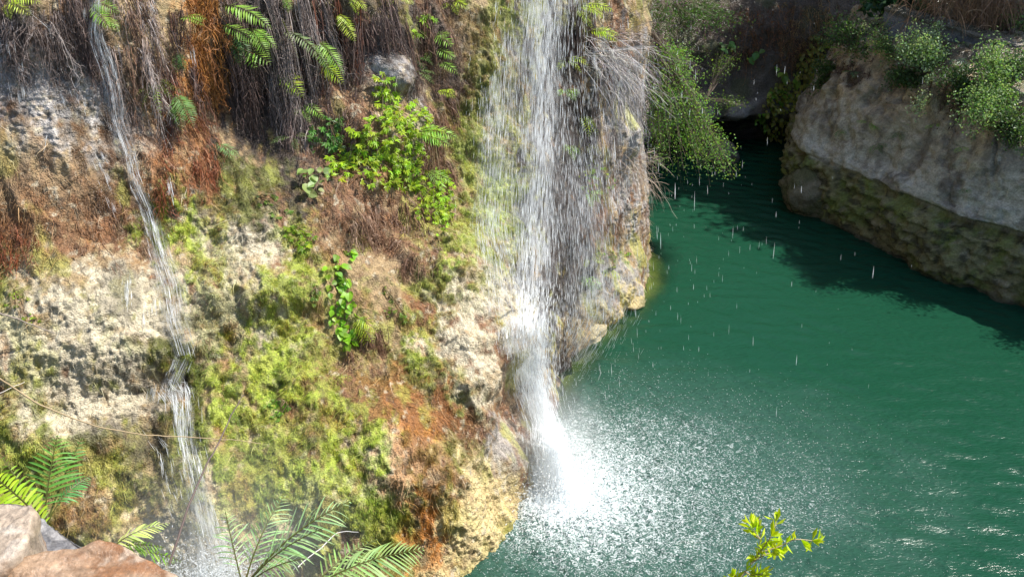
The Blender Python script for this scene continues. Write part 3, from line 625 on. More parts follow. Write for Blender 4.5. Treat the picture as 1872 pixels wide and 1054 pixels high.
def bank_disp(P):
    lip = 1.5 + .12 * fbm(P * [.9, .9, 0], 3, 80)
    low = sstep(lip + .05, lip - .2, P[:, 2]); up = 1 - low
    d = .22 * fbm(P * .7, 3, 81) + low * (.14 * fbm(P * 2.2, 4, 83) + .08 * (.6 - worley(P * 4.5, 84)) + .07 * (.6 - worley(P * 10, 85)) + .14 * fbm(P * [5, 5, 8], 4, 86))
    d = d + up * (.09 * fbm(P * [1.3, 1.3, 3.0], 4, 88) + .2 * np.minimum(0, fbm(P * [1.3, 1.3, .6], 4, 90) - .02) - .16 * sstep(.10, .0, np.abs(fbm(P * [1.5, 1.5, .8], 3, 91))) * sstep(1.9, 3.2, P[:, 2]) + .07 * fbm(P * [4.5, 4.5, 7], 4, 92) + .05 * (.55 - worley(P * [3.2, 3.2, 4.2], 93)) - .05 * sstep(.07, .0, np.abs(fbm(P * [2.6, 2.6, 1.5], 3, 95))))
    d = d - .22 * np.exp(-((P[:, 2] - lip + .12) / .09) ** 2) * sstep(-.25, .3, fbm(P * [1.2, 1.2, 0], 2, 94))   # broken undercut below the lip
    return d
def bank_col(P):
    lip = 1.5 + .12 * fbm(P * [.9, .9, 0], 3, 80)
    z = P[:, 2]
    c = lerpc((.44, .385, .29), (.47, .35, .21), sstep(2.3, 3.7, z + .5 * fbm(P * 1.3, 3, 101)))
    c = lerpc(c, (.54, .50, .42), sstep(.45, .1, np.abs(z - lip - .15)) * .8)
    c = lerpc(c, (.20, .17, .14), .7 * sstep(.1, .4, fbm(P * [2.2, 2.2, 1.0], 4, 103)))
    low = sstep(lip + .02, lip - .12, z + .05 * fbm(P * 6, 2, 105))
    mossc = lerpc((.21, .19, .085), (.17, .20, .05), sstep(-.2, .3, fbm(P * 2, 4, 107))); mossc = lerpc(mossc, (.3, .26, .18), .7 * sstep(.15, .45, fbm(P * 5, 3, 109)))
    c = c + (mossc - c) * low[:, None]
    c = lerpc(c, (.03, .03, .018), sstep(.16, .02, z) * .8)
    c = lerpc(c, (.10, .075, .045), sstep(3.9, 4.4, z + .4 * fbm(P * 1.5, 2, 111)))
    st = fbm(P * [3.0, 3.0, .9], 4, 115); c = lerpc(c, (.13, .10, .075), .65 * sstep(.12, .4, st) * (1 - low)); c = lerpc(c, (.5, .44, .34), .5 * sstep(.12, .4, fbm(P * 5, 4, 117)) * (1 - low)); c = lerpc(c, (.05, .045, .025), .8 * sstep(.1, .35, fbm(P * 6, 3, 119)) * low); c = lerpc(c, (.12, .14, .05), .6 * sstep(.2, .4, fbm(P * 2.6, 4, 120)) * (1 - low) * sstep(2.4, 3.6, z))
    return c * (1 + .45 * fbm(P * 11, 3, 113))[:, None]
BANK_BASE = [(8.7, 24.5), (7.7, 22.2), (7.15, 20.4), (7.55, 19.2), (8.1, 18.1), (9.0, 16.1), (10.4, 14.8), (12.6, 12.4), (14.5, 9), (16, 4), (16.5, -3)]
BANK_PROF = [(-.1, -1.2), (.02, 0), (.12, .6), (.1, 1.2), (.0, 1.42), (.08, 1.5), (.06, 1.62), (-.1, 2.0), (-.45, 3.0), (-.85, 4.0), (-1.3, 4.38), (-1.75, 4.45), (-2.4, 4.5), (-3.3, 4.55), (-3.6, 4.85), (-6, 5.0), (-14, 5.6)]
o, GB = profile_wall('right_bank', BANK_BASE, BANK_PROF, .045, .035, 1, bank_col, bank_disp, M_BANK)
if (GB[40, 200, 0] - GB[200, 200, 0]) > 0: print('BANK SIDE WRONG?')
tag(o, 'pale sandstone bank with a dark mossy band at the water', 'bank', kind='structure'); BB = bvh_of(GB, 2)
def back_disp(P): return .3 * fbm(P * .6, 3, 121) + .12 * fbm(P * 2, 4, 123) + .05 * (.6 - worley(P * 4, 125)) + .03 * fbm(P * 9, 2, 127)
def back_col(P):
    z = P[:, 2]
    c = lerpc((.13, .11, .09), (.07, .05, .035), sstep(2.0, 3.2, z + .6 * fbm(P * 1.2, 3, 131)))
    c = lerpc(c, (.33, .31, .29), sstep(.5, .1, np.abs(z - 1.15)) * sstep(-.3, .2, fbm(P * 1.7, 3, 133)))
    c = lerpc(c, (.04, .035, .03), sstep(.9, .6, z)); c = lerpc(c, (.07, .08, .03), .7 * sstep(.05, .35, fbm(P * 1.7, 3, 135)))  # near black under the ledge: cave shade put into the rock colour
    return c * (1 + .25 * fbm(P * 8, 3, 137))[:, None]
BACK_BASE = [(1.0, 19.0), (2.4, 20.2), (3.5, 22.0), (5, 23.1), (6.5, 23.6), (8.2, 23.8), (10.5, 24.2), (13, 25)]
BACK_PROF = [(-1.0, -1.2), (-.9, .0), (-.7, .6), (.0, .95), (.12, 1.1), (.05, 1.3), (-.2, 1.8), (-.45, 3.0), (-.9, 4.2), (-1.3, 6), (-1.6, 8.2), (-2.5, 8.6), (-12, 9.4)]
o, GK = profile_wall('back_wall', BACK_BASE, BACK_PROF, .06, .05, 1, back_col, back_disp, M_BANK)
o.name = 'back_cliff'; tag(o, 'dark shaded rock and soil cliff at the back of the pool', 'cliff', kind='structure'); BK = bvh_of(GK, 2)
print('bank', round(time.time() - T0, 1))

# ------------------------------------------------------------------ rocks
def blob_rock(name, c, r, label, col, cat='boulder', mat=None, seed=0, rough=.25, sub=5, flat=1.0):
    import bmesh
    bm = bmesh.new(); bmesh.ops.create_icosphere(bm, subdivisions=sub, radius=1)
    V = np.array([v.co[:] for v in bm.verts]); fs = np.array([[v.index for v in f.verts] for f in bm.faces]); bm.free()
    d = 1 + rough * fbm(V * 1.4 + seed * 7.1, 3, seed) + .08 * fbm(V * 5 + seed, 3, seed + 3) + .05 * (.6 - worley(V * 5 + seed, seed))
    V = V * d[:, None]; V = V * np.array(r)
    cc = lerpc(col[0], col[1], sstep(-.25, .3, fbm(V * 3 + seed, 4, seed + 9))); cc = cc * (1 + .25 * fbm(V * 12, 3, seed + 11))[:, None]
    ob = mesh_np(name, V, [fs], np.clip(cc, .01, .8), mat or M_BANK, smooth=True); ob.location = tuple(c)
    return tag(ob, label, cat)
p = onz(1335, 300, 0); blob_rock('boulder', p + [-.1, .4, .12], (.42, .5, .42), 'smooth grey boulder in the dark cave beside the hanging bush', ((.10, .095, .09), (.16, .15, .14)), seed=3)
p = onz(1490, 385, 0.2); blob_rock('boulder', p + [.1, .5, .25], (.8, .7, .75), 'mossy lumpy boulder at the water under the tip of the sandstone bank', ((.2, .17, .11), (.10, .10, .04)), seed=5)
p = onz(1158, 552, 0); blob_rock('rock', p + [-.05, .1, .02], (.32, .42, .16), 'yellowish flat rock breaking the water at the headland foot', ((.5, .4, .2), (.25, .22, .1)), seed=8, sub=4)
p = onz(1085, 610, 0); blob_rock('rock', p + [-.15, .1, .05], (.4, .5, .28), 'cream rock at the water line under the dark wet wall', ((.5, .42, .25), (.3, .24, .12)), seed=9, sub=4)
# submerged shelf along the headland
Gs = []
shelf = [(.55, 11.4), (.95, 12.6), (1.5, 13.6), (2.2, 14.5), (2.85, 15.4), (3.2, 16.6), (3.2, 17.6)]
C = catmull(np.array(shelf, float), [20] * 6); Tn = norm(np.gradient(C, axis=0)); Nr = np.stack([Tn[:, 1], -Tn[:, 0]], 1)
w = np.linspace(-1.2, .9, 40); zz = np.interp(w, [-1.2, -.3, .3, .9], [.05, -.06, -.28, -1.3])
Gs = np.concatenate([C[None] + Nr[None] * w[:, None, None], np.broadcast_to(zz[:, None, None], (40, len(C), 1))], -1)
Ps = Gs.reshape(-1, 3); Ps = Ps + np.array([0, 0, 1.0]) * (.10 * fbm(Ps * 2.5, 4, 141))[:, None]
ix = np.arange(len(Ps)).reshape(40, -1); q = np.stack([ix[:-1, :-1], ix[:-1, 1:], ix[1:, 1:], ix[1:, :-1]], -1).reshape(-1, 4)
o = mesh_np('submerged_ground', Ps, [q], np.clip(lerpc((.42, .31, .14), (.20, .17, .06), sstep(-.2, .3, fbm(Ps * 3, 3, 143))), 0, 1), M_BANK, smooth=True)
tag(o, kind='structure')

# foreground stones on the wall by the camera
def slab_stone(outline, zt, th, label, cols, seed, tilt=(0, 0)):
    pts = np.array([onz(x, y, zt)[:2] for x, y in outline]); c = pts.mean(0)
    n = 140; ang = np.linspace(0, 2 * math.pi, n, endpoint=False)
    rel = pts - c; pa = np.arctan2(rel[:, 1], rel[:, 0]); 
    # radial outline sampled by walking the polygon edges
    rad = np.zeros(n)
    for i, a in enumerate(ang):
        d = np.array([math.cos(a), math.sin(a)]); best = 0
        for j in range(len(rel)):
            p1, p2 = rel[j], rel[(j + 1) % len(rel)]; e = p2 - p1
            den = d[0] * e[1] - d[1] * e[0]
            if abs(den) < 1e-9: continue
            s = (p1[0] * e[1] - p1[1] * e[0]) / den; u = (p1[0] * d[1] - p1[1] * d[0]) / den
            if s > 0 and -1e-6 <= u <= 1 + 1e-6: best = max(best, s)
        rad[i] = best
    rings = [(f, 0) for f in np.linspace(.02, .93, 34)] + [(.965, -.006), (.985, -.016), (.998, -.032)] + [(1.0 - .06 * f, -.05 - (th - .05) * f) for f in np.linspace(0, 1, 12)]
    V = []
    for f, z in rings:
        r_ = rad * f
        V.append(np.stack([c[0] + r_ * np.cos(ang), c[1] + r_ * np.sin(ang), np.full(n, zt + z)], 1))
    G_ = np.stack(V); P = G_.reshape(-1, 3); NN = -grid_normals(G_).reshape(-1, 3)
    if NN[n * 5:n * 6, 2].mean() < 0: NN = -NN
    P = P + NN * (.014 * fbm(P * 5, 4, seed) + .012 * np.clip(fbm(P * [9, 9, 9], 2, seed + 8), -.1, .1) * 4 + .006 * fbm(P * [16, 16, 16], 3, seed + 2) + .003 * fbm(P * 60, 2, seed + 4))[:, None]
    P[:, 2] += (P[:, 0] - c[0]) * tilt[0] + (P[:, 1] - c[1]) * tilt[1]
    k = len(rings); ix = np.arange(k * n).reshape(k, n); nx = np.roll(ix, -1, 1)
    q = np.stack([ix[:-1], nx[:-1], nx[1:], ix[1:]], -1).reshape(-1, 4)
    cap = [ix[-1][::-1][None, :], ix[0][None, :]]
    f1 = fbm(P * [5, 9, 5] + seed, 4, seed + 5); f2 = fbm(P * [14, 22, 14] + seed, 4, seed + 6); f3 = fbm(P * 40, 3, seed + 7)
    cc = lerpc(cols[0], cols[1], sstep(-.22, .22, f1 + .4 * f2)); cc = lerpc(cc, cols[2], .8 * sstep(.08, .35, f2 + .4 * f1)); cc = cc * (1 + .3 * f3)[:, None]
    o = mesh_np('wall_stone', P - np.array([c[0], c[1], zt - th]), [q] + cap, np.clip(cc, .01, .8), M_STONE, smooth=True)
    o.location = (c[0], c[1], zt - th)
    return tag(o, label, 'stone')
slab_stone([(-10, 1075), (20, 1032), (80, 1012), (140, 998), (182, 986), (215, 990), (250, 1008), (300, 1030), (345, 1046), (390, 1100), (330, 1200), (60, 1230), (-60, 1150)], 7.16, .42, 'large flat rust orange and cream wall stone below the ferns', ((.29, .19, .115), (.22, .105, .045), (.39, .30, .215)), 201, (-.06, .05))
slab_stone([(-40, 1010), (20, 955), (58, 944), (95, 958), (135, 982), (160, 992), (110, 1030), (40, 1065), (-60, 1060)], 7.08, .36, 'dark grey speckled wall stone wedged between the two orange stones', ((.13, .125, .125), (.075, .075, .08), (.26, .25, .24)), 211, (-.05, .08))
slab_stone([(-140, 940), (-40, 918), (20, 919), (60, 924), (64, 940), (52, 985), (20, 1015), (-30, 1040), (-140, 1060)], 7.22, .4, 'upright cream and rusty wall stone at the very edge of the photo', ((.32, .25, .18), (.26, .14, .07), (.40, .34, .27)), 221, (.02, .15))

# bank below the camera (outside the picture, carries the stones and front plants)
xs, ys = np.linspace(-9, 9, 120), np.concatenate([np.linspace(-5, 3.6, 80), [3.65, 3.75]])
X, Y = np.meshgrid(xs, ys); Z = np.minimum(7.3, 9 - 1.138 * Y - .16) - .0; Z = np.where(Y > 3.62, np.where(Y > 3.7, -1.5, 3.0), Z)
P = np.stack([X, Y, Z], -1).reshape(-1, 3); P[:, 2] -= np.abs(.12 * fbm(P * 1.5, 3, 151))
ix = np.arange(len(P)).reshape(X.shape); q = np.stack([ix[:-1, :-1], ix[:-1, 1:], ix[1:, 1:], ix[1:, :-1]], -1).reshape(-1, 4)
o = mesh_np('ground', P, [q], np.clip(lerpc((.14, .10, .06), (.10, .12, .03), sstep(-.2, .3, fbm(P * 2, 3, 153))), 0, 1), M_BANK, smooth=True); tag(o, kind='structure')
def bankz(x, y): return min(7.3, 9 - 1.138 * y - .2)

# ------------------------------------------------------------------ pool water
IMP = np.array([.62, 9.5])
nx_, ny_ = 640, 620
xs = np.concatenate([np.linspace(-14, -2, 30, endpoint=False), np.linspace(-2, 11.5, nx_), np.linspace(11.6, 19, 12)]); ys = np.concatenate([np.linspace(-4, 7, 24, endpoint=False), np.linspace(7, 25.5, ny_)])
X, Y = np.meshgrid(xs, ys); P = np.stack([X, Y, np.zeros_like(X)], -1).reshape(-1, 3)
rr = np.hypot(P[:, 0] - IMP[0], P[:, 1] - IMP[1]); th = np.arctan2(P[:, 1] - IMP[1], P[:, 0] - IMP[0])
ph = 2.2 * fbm(P * .5, 3, 161)
ph2 = 5 * fbm(P * 1.1, 3, 163); am = np.clip(.5 + fbm(P * .9, 2, 164) * 1.2, 0, 1.2); z = am * (.004 * np.sin(rr * 13 + ph * 2 + ph2) * np.exp(-rr / 7) + .003 * np.sin(rr * 21 + ph * 3.1 + 1.5 * ph2) * np.exp(-rr / 6)) + .005 * fbm(P * [3.2, 7, 1], 4, 166)
for k in range(18):
    a = rng.normal(1.05, .45); kk = rng.uniform(7, 26)
    z = z + .0022 * np.sin((P[:, 0] * math.cos(a) + P[:, 1] * math.sin(a)) * kk + ph * 1.5 + k) * (14 / kk)
splash = np.exp(-(rr / 1.0) ** 2)
z = z * (.6 + .9 * np.exp(-rr / 7)) + .04 * np.exp(-(rr / 2.4) ** 2) * fbm(P * 5, 3, 165) + .14 * splash * np.abs(fbm(P * 6, 3, 167))
P[:, 2] = z
# spray-churned water: dense at the fall foot; its right fan also paints sun glitter
q_ = np.stack([(P[:, 0] - IMP[0]), (P[:, 1] - IMP[1])], 1)
r1 = np.sqrt((q_[:, 0] / 1.0) ** 2 + (q_[:, 1] / .95) ** 2)
r2 = np.sqrt(((q_[:, 0] - 1.5) / 3.9) ** 2 + ((q_[:, 1] - .3) / 3.0) ** 2)
foam_glint = np.clip(.55 * np.exp(-(r1 / .40) ** 2) + .31 * np.exp(-(r1 / 1.7) ** 2) + .42 * sstep(1.35, .3, r2 + .22 * fbm(P * 1.1, 3, 171)), 0, 1.1)
shal = np.zeros(len(P)); sh = np.array(shelf)
Cs = catmull(np.array(shelf, float), [8] * 6); dmin = np.full(len(P), 9.0)
for cpt in Cs: dmin = np.minimum(dmin, np.hypot(P[:, 0] - cpt[0], P[:, 1] - cpt[1]))
inside = P[:, 0] < np.interp(P[:, 1], Cs[:, 1], Cs[:, 0])
shal = np.where(inside & (P[:, 1] > 11) & (P[:, 1] < 18), 1, sstep(.62, -.15, dmin + .22 * fbm(P * 2, 3, 173)))
ix = np.arange(len(P)).reshape(X.shape); q = np.stack([ix[:-1, :-1], ix[:-1, 1:], ix[1:, 1:], ix[1:, :-1]], -1).reshape(-1, 4)
M_W, nt, N, L = newmat('pool_water')
out = N('ShaderNodeOutputMaterial'); a = N('ShaderNodeAttribute'); a.attribute_name = 'Col'; sep = N('ShaderNodeSeparateColor'); L(a.outputs['Color'], sep.inputs[0])
tc = N('ShaderNodeTexCoord')
n1 = N('ShaderNodeTexNoise'); n1.inputs['Scale'].default_value = 9; n1.inputs['Detail'].default_value = 5; n1.inputs['Roughness'].default_value = .55; mpw = N('ShaderNodeMapping'); mpw.inputs['Rotation'].default_value = (0, 0, R(25)); mpw.inputs['Scale'].default_value = (.8, 2.4, 1); L(tc.outputs['Object'], mpw.inputs[0]); L(mpw.outputs[0], n1.inputs['Vector'])
n2 = N('ShaderNodeTexNoise'); n2.inputs['Scale'].default_value = 15; n2.inputs['Detail'].default_value = 6; n2.inputs['Roughness'].default_value = .62; n2.inputs['Distortion'].default_value = 2.2; L(tc.outputs['Object'], n2.inputs['Vector'])
bp = N('ShaderNodeBump'); bp.inputs['Distance'].default_value = .024
bs = N('ShaderNodeMath'); bs.operation = 'MULTIPLY_ADD'; bs.inputs[1].default_value = .75; bs.inputs[2].default_value = .55; L(sep.outputs[0], bs.inputs[0]); L(bs.outputs[0], bp.inputs['Strength']); L(n1.outputs['Fac'], bp.inputs['Height'])
mixc = N('ShaderNodeMix'); mixc.data_type = 'RGBA'; mixc.inputs[6].default_value = (.008, .053, .028, 1); mixc.inputs[7].default_value = (.24, .38, .36, 1); fs_ = N('ShaderNodeMath'); fs_.operation = 'MULTIPLY'; fs_.inputs[1].default_value = .38; fs_.use_clamp = True; L(sep.outputs[0], fs_.inputs[0]); L(fs_.outputs[0], mixc.inputs[0])
bp2 = N('ShaderNodeBump'); bp2.inputs['Distance'].default_value = .14; L(bs.outputs[0], bp2.inputs['Strength']); L(n1.outputs['Fac'], bp2.inputs['Height'])
body = N('ShaderNodeBsdfDiffuse'); L(mixc.outputs[2], body.inputs['Color']); L(bp2.outputs[0], body.inputs['Normal'])
tr = N('ShaderNodeBsdfTransparent'); tr.inputs['Color'].default_value = (.62, .8, .5, 1)
mS = N('ShaderNodeMixShader'); sm = N('ShaderNodeMath'); sm.operation = 'MULTIPLY'; sm.inputs[1].default_value = .85; L(sep.outputs[1], sm.inputs[0]); L(sm.outputs[0], mS.inputs[0]); L(body.outputs[0], mS.inputs[1]); L(tr.outputs[0], mS.inputs[2])
gl = N('ShaderNodeBsdfGlossy'); gl.inputs['Roughness'].default_value = .16; L(bp.outputs[0], gl.inputs['Normal']); fr = N('ShaderNodeFresnel'); fr.inputs['IOR'].default_value = 1.33; L(bp.outputs[0], fr.inputs['Normal'])
mG = N('ShaderNodeMixShader'); L(fr.outputs[0], mG.inputs[0]); L(mS.outputs[0], mG.inputs[1]); L(gl.outputs[0], mG.inputs[2])
fo = N('ShaderNodeBsdfDiffuse'); fo.inputs['Color'].default_value = (.74, .79, .80, 1); L(bp.outputs[0], fo.inputs['Normal'])
th_ = N('ShaderNodeMath'); th_.operation = 'MULTIPLY_ADD'; th_.inputs[1].default_value = -.58; th_.inputs[2].default_value = .78; L(sep.outputs[0], th_.inputs[0])
sb = N('ShaderNodeMath'); sb.operation = 'SUBTRACT'; L(n2.outputs['Fac'], sb.inputs[0]); L(th_.outputs[0], sb.inputs[1])
mrf = N('ShaderNodeMapRange'); mrf.inputs['From Min'].default_value = 0; mrf.inputs['From Max'].default_value = .27; L(sb.outputs[0], mrf.inputs['Value'])
mF = N('ShaderNodeMixShader'); L(mrf.outputs[0], mF.inputs[0]); L(mG.outputs[0], mF.inputs[1]); L(fo.outputs[0], mF.inputs[2]); L(mF.outputs[0], out.inputs[0])
o = mesh_np('water', P, [q], np.stack([foam_glint, shal, 0 * foam_glint], 1), M_W, smooth=True); tag(o, 'deep green pool water', 'water', kind='structure')
FOAM_P, FOAM_GLINT_W = P, foam_glint
print('water', round(time.time() - T0, 1))

# ------------------------------------------------------------------ falling water
def streaks(mb, P, D, L, W, sides=3):
    n = len(P); t = np.array([-.5, -.15, .2, .5])[None, :, None]
    PL = P[:, None, :] + norm(D)[:, None, :] * L[:, None, None] * t
    tubes(mb, PL, np.array([.15, .7, 1, .3])[None] * W[:, None], np.array([.9, .94, .96]), sides)
def path3(pts):
    """(px, py, outward m, half width m) -> smooth world path"""
    Q = []
    for (px, py, o_, w) in pts:
        p, n = hit(CB, px, py)
        if p is None: p = onz(px, py, 0); n = np.array([0, 0, 1.0])
        Q.append([*(p + n * o_), w])
    return np.array(Q)
def along(Q, t):
    s = np.concatenate([[0], np.cumsum(np.linalg.norm(np.diff(Q[:, :3], axis=0), axis=1))]); s /= s[-1]
    P = np.stack([np.interp(t, s, Q[:, i]) for i in range(4)], 1)
    e = .03; A = np.stack([np.interp(np.clip(t + e, 0, 1), s, Q[:, i]) for i in range(3)], 1) - np.stack([np.interp(np.clip(t - e, 0, 1), s, Q[:, i]) for i in range(3)], 1)
    return P[:, :3], P[:, 3], norm(A)
def flow(mb, Q, n, Lr=(.08, .3), Wr=(.002, .006), spread=.55, depth=.1, lat=None, dens=None):
    t = rng.uniform(0, 1, n) if dens is None else dens(n)
    P, w, D = along(Q, t)
    lat = norm(np.array([.93, .37, 0])) if lat is None else lat
    nc_ = max(6, n // 28); cu = rng.normal(0, spread, nc_); ci = rng.integers(0, nc_, n); tc_ = rng.choice(t, nc_); cl = rng.uniform(0, 1, n) < .72
    t = np.where(cl, np.clip(tc_[ci] + rng.normal(0, .035, n), 0, 1), t); u = np.where(cl, cu[ci] + rng.normal(0, .07, n), rng.normal(0, spread, n)); u = np.clip(u, -1.9, 1.9)
    P, w, D = along(Q, t)
    P = P + lat[None] * (u * w)[:, None] + np.array([.35, -.93, 0]) * rng.normal(0, depth, (n, 1)) * (.4 + w[:, None])
    streaks(mb, P, D + rng.normal(0, .03, (n, 3)), rng.uniform(*Lr, n), rng.uniform(*Wr, n))
def veil(Q, name, mat, parent, across=1.0, lat=None, nseg=60, nu=10, depth=.05, seed=0, fade=(.05, .9)):
    t = np.linspace(0, 1, nseg); P, w, D = along(Q, t); lat = norm(np.array([.93, .37, 0])) if lat is None else lat
    s = np.concatenate([[0], np.cumsum(np.linalg.norm(np.diff(P, axis=0), axis=1))])
    u = np.linspace(-1, 1, nu)
    V = P[:, None, :] + lat[None, None] * (u[None, :] * w[:, None] * across)[:, :, None] + np.array([.35, -.93, 0]) * (depth * np.cos(u * 1.5))[None, :, None]
    V = V.reshape(-1, 3); V = V + .03 * fbm(V * 3, 2, seed)[:, None] * np.array([.35, -.93, 0])
    uvs = np.stack([np.broadcast_to(u[None] * w[:, None] * across + seed * 3.7, (nseg, nu)), np.broadcast_to(s[:, None], (nseg, nu))], -1).reshape(-1, 2)
    al = (np.cos(u * 1.5)[None] ** .8 * sstep(0, fade[0], t)[:, None] * np.ones((nseg, nu))).ravel()
    ix = np.arange(nseg * nu).reshape(nseg, nu); q = np.stack([ix[:-1, :-1], ix[:-1, 1:], ix[1:, 1:], ix[1:, :-1]], -1).reshape(-1, 4)
    off = np.array(parent.location)
    return mesh_np(name, V - off, [q], np.ones((len(V), 3)), mat, parent, True, alpha=al, uv=uvs)
# main fall
QM = path3([(972, -60, .35, .42), (968, 100, .35, .42), (962, 250, .35, .40), (958, 400, .30, .42), (952, 520, .25, .42), (945, 590, .16, .38), (955, 670, .14, .30), (972, 740, .16, .24), (990, 810, .2, .2)])
fin = np.array([[.52, 9.8, .9, .2], [.6, 9.55, .05, .25]])
QM = np.concatenate([QM, fin])
e = empty('waterfall', (QM[-1][0], QM[-1][1], 0), 'tall white main waterfall streaking down the cliff into the green pool', 'waterfall')
mb = MB()
flow(mb, QM, 2700, (.06, .26), (.0014, .0045), .55, .18)
flow(mb, QM, 1900, (.05, .2), (.0012, .003), 1.4, .3)
lowd = lambda n: rng.uniform(.62, 1, n)
flow(mb, QM, 5200, (.05, .18), (.0016, .0048), .6, .22, dens=lowd)
QR = path3([(1010, -40, .3, .5), (1030, 200, .35, .55), (1038, 400, .4, .6), (1042, 560, .45, .55)]); wq = onz(1035, 665, 0)
QR = np.concatenate([QR, [[wq[0], wq[1], .02, .5]]])
flow(mb, QR, 2900, (.06, .24), (.0011, .0032), .8, .3, dens=lambda n: rng.beta(2.0, 1.0, n))
QL = path3([(915, 60, .1, .3), (905, 250, .1, .3), (900, 420, .1, .35), (915, 560, .1, .35), (935, 640, .1, .3)])
flow(mb, QL, 1400, (.05, .2), (.0011, .0026), .7, .15)
f1 = mb.build('falling_water', M_DROP, e); f1['kind'] = 'stuff'
veil(QM, 'water_sheet', M_VEIL, e, 1.15, seed=1)
veil(QM[:7], 'water_sheet', M_VEIL, e, .8, depth=.15, seed=2)
veil(QM[5:], 'water_sheet', M_VEIL2, e, 1.0, depth=.15, seed=3, fade=(.2, .9))
veil(QM[5:], 'water_sheet', M_VEIL2, e, .85, depth=.25, seed=4, fade=(.2, .9)); veil(QM[6:], 'water_sheet', M_VEIL2, e, .7, depth=.33, seed=14, fade=(.25, .9)); veil(QM[4:], 'water_sheet', M_VEIL, e, 1.7, depth=.3, seed=15, fade=(.3, .9))
veil(QR[1:], 'water_sheet', M_VEIL3, e, .9, depth=.1, seed=5, fade=(.4, .9))
veil(QL, 'water_sheet', M_VEIL3, e, 1.1, depth=.05, seed=6)
# splash: small blobs thrown up at the foot
mb = MB(); n = 8000
r_ = np.abs(rng.normal(0, .55, n)); a_ = rng.uniform(0, 6.283, n); hgt = np.abs(rng.normal(0, .38, n)) * np.exp(-r_ * 1.6) + .01
Pb = np.stack([IMP[0] + .1 + r_ * np.cos(a_), IMP[1] + r_ * np.sin(a_), hgt], 1)
streaks(mb, Pb, np.stack([np.cos(a_) * .6, np.sin(a_) * .6, rng.uniform(-.5, 1, n)], 1), rng.uniform(.012, .05, n), rng.uniform(.003, .010, n))
s1 = mb.build('splash', M_DROP, e); s1['kind'] = 'stuff'
# thin fall
lat2 = norm(np.array([1, .25, 0]))
QT = path3([(172, -50, .15, .09), (183, 60, .15, .10), (192, 140, .12, .11), (205, 215, .10, .13), (235, 280, .08, .10), (248, 335, .08, .08), (268, 390, .08, .09), (290, 450, .08, .14), (305, 520, .07, .22), (322, 590, .07, .18), (330, 640, .12, .13)])
QT2 = path3([(330, 640, .12, .10), (345, 690, .3, .14), (360, 740, .35, .15), (364, 800, .22, .12), (366, 870, .15, .12), (375, 930, .1, .16), (385, 1000, .12, .22), (390, 1050, .12, .26)])
e2 = empty('waterfall', tuple(QT2[-1][:3]), 'thin white waterfall twisting down over the pale tufa shelf and ledges', 'waterfall')
mb = MB()
flow(mb, QT, 480, (.05, .24), (.0012, .0032), .5, .1, lat2); flow(mb, QT2, 480, (.06, .24), (.0012, .003), .7, .2, lat2)
for pts in ([(55, 20, .08, .10), (95, 60, .07, .12), (105, 110, .06, .12), (130, 180, .05, .15), (140, 230, .05, .1)], [(20, 80, .06, .10), (30, 190, .05, .1)], [(150, 20, .06, .10), (160, 90, .05, .12)], [(255, 0, .08, .12), (275, 40, .05, .1)], [(170, 290, .05, .08), (190, 340, .04, .12), (205, 380, .04, .1)], [(225, 510, .05, .08), (232, 560, .04, .08)], [(270, 560, .05, .1), (268, 610, .04, .1)], [(280, 790, .2, .07), (298, 830, .15, .1), (315, 880, .1, .1), (330, 940, .1, .15)], [(272, 690, .2, .05), (278, 720, .1, .05)], [(300, 730, .2, .06), (305, 760, .2, .06)], [(310, 330, .05, .04), (320, 365, .05, .04)], [(348, 90, .05, .03), (356, 130, .05, .03)]):
    flow(mb, path3(pts), 60, (.05, .18), (.001, .0022), .7, .1, lat2)
f2 = mb.build('falling_water', M_DROP, e2); f2['kind'] = 'stuff'
veil(QT, 'water_sheet', M_VEIL3, e2, 1.1, lat2, depth=.04, seed=7); veil(QT2, 'water_sheet', M_VEIL3, e2, 1.0, lat2, depth=.06, seed=9); veil(QT2[4:], 'water_sheet', M_VEIL2, e2, 1.4, lat2, depth=.1, seed=19, fade=(.5, .9))
mb = MB(); n = 9000; c = QT2[-1][:3]
Pb = c + np.abs(rng.normal(0, 1, (n, 3))) * [.0, 0, .22] + rng.normal(0, .28, (n, 3)) * [1, .8, .5]
streaks(mb, Pb, rng.normal(0, 1, (n, 3)), rng.uniform(.01, .04, n), rng.uniform(.002, .006, n)); s2 = mb.build('splash', M_DROP, e2); s2['kind'] = 'stuff'
# stray drops raining over the pool
mb = MB(); n = 800
px = 1040 + np.abs(rng.normal(0, 190, n)); z_ = rng.uniform(.1, 6.2, n)
Pd = np.stack([.8 + rng.exponential(1.15, n), rng.normal(13.4, 1.6, n), z_], 1); sz_ = rng.lognormal(-.25, .5, n)
streaks(mb, Pd, np.tile([.10, 0, -1.0], (n, 1)) + rng.normal(0, .02, (n, 3)), rng.uniform(.05, .16, n) * sz_, rng.uniform(.0014, .0034, n) * np.sqrt(sz_))
tag(mb.build('falling_drop_spray', M_DROP), 'stray white drops falling through the air over the pool', 'drops', kind='stuff')
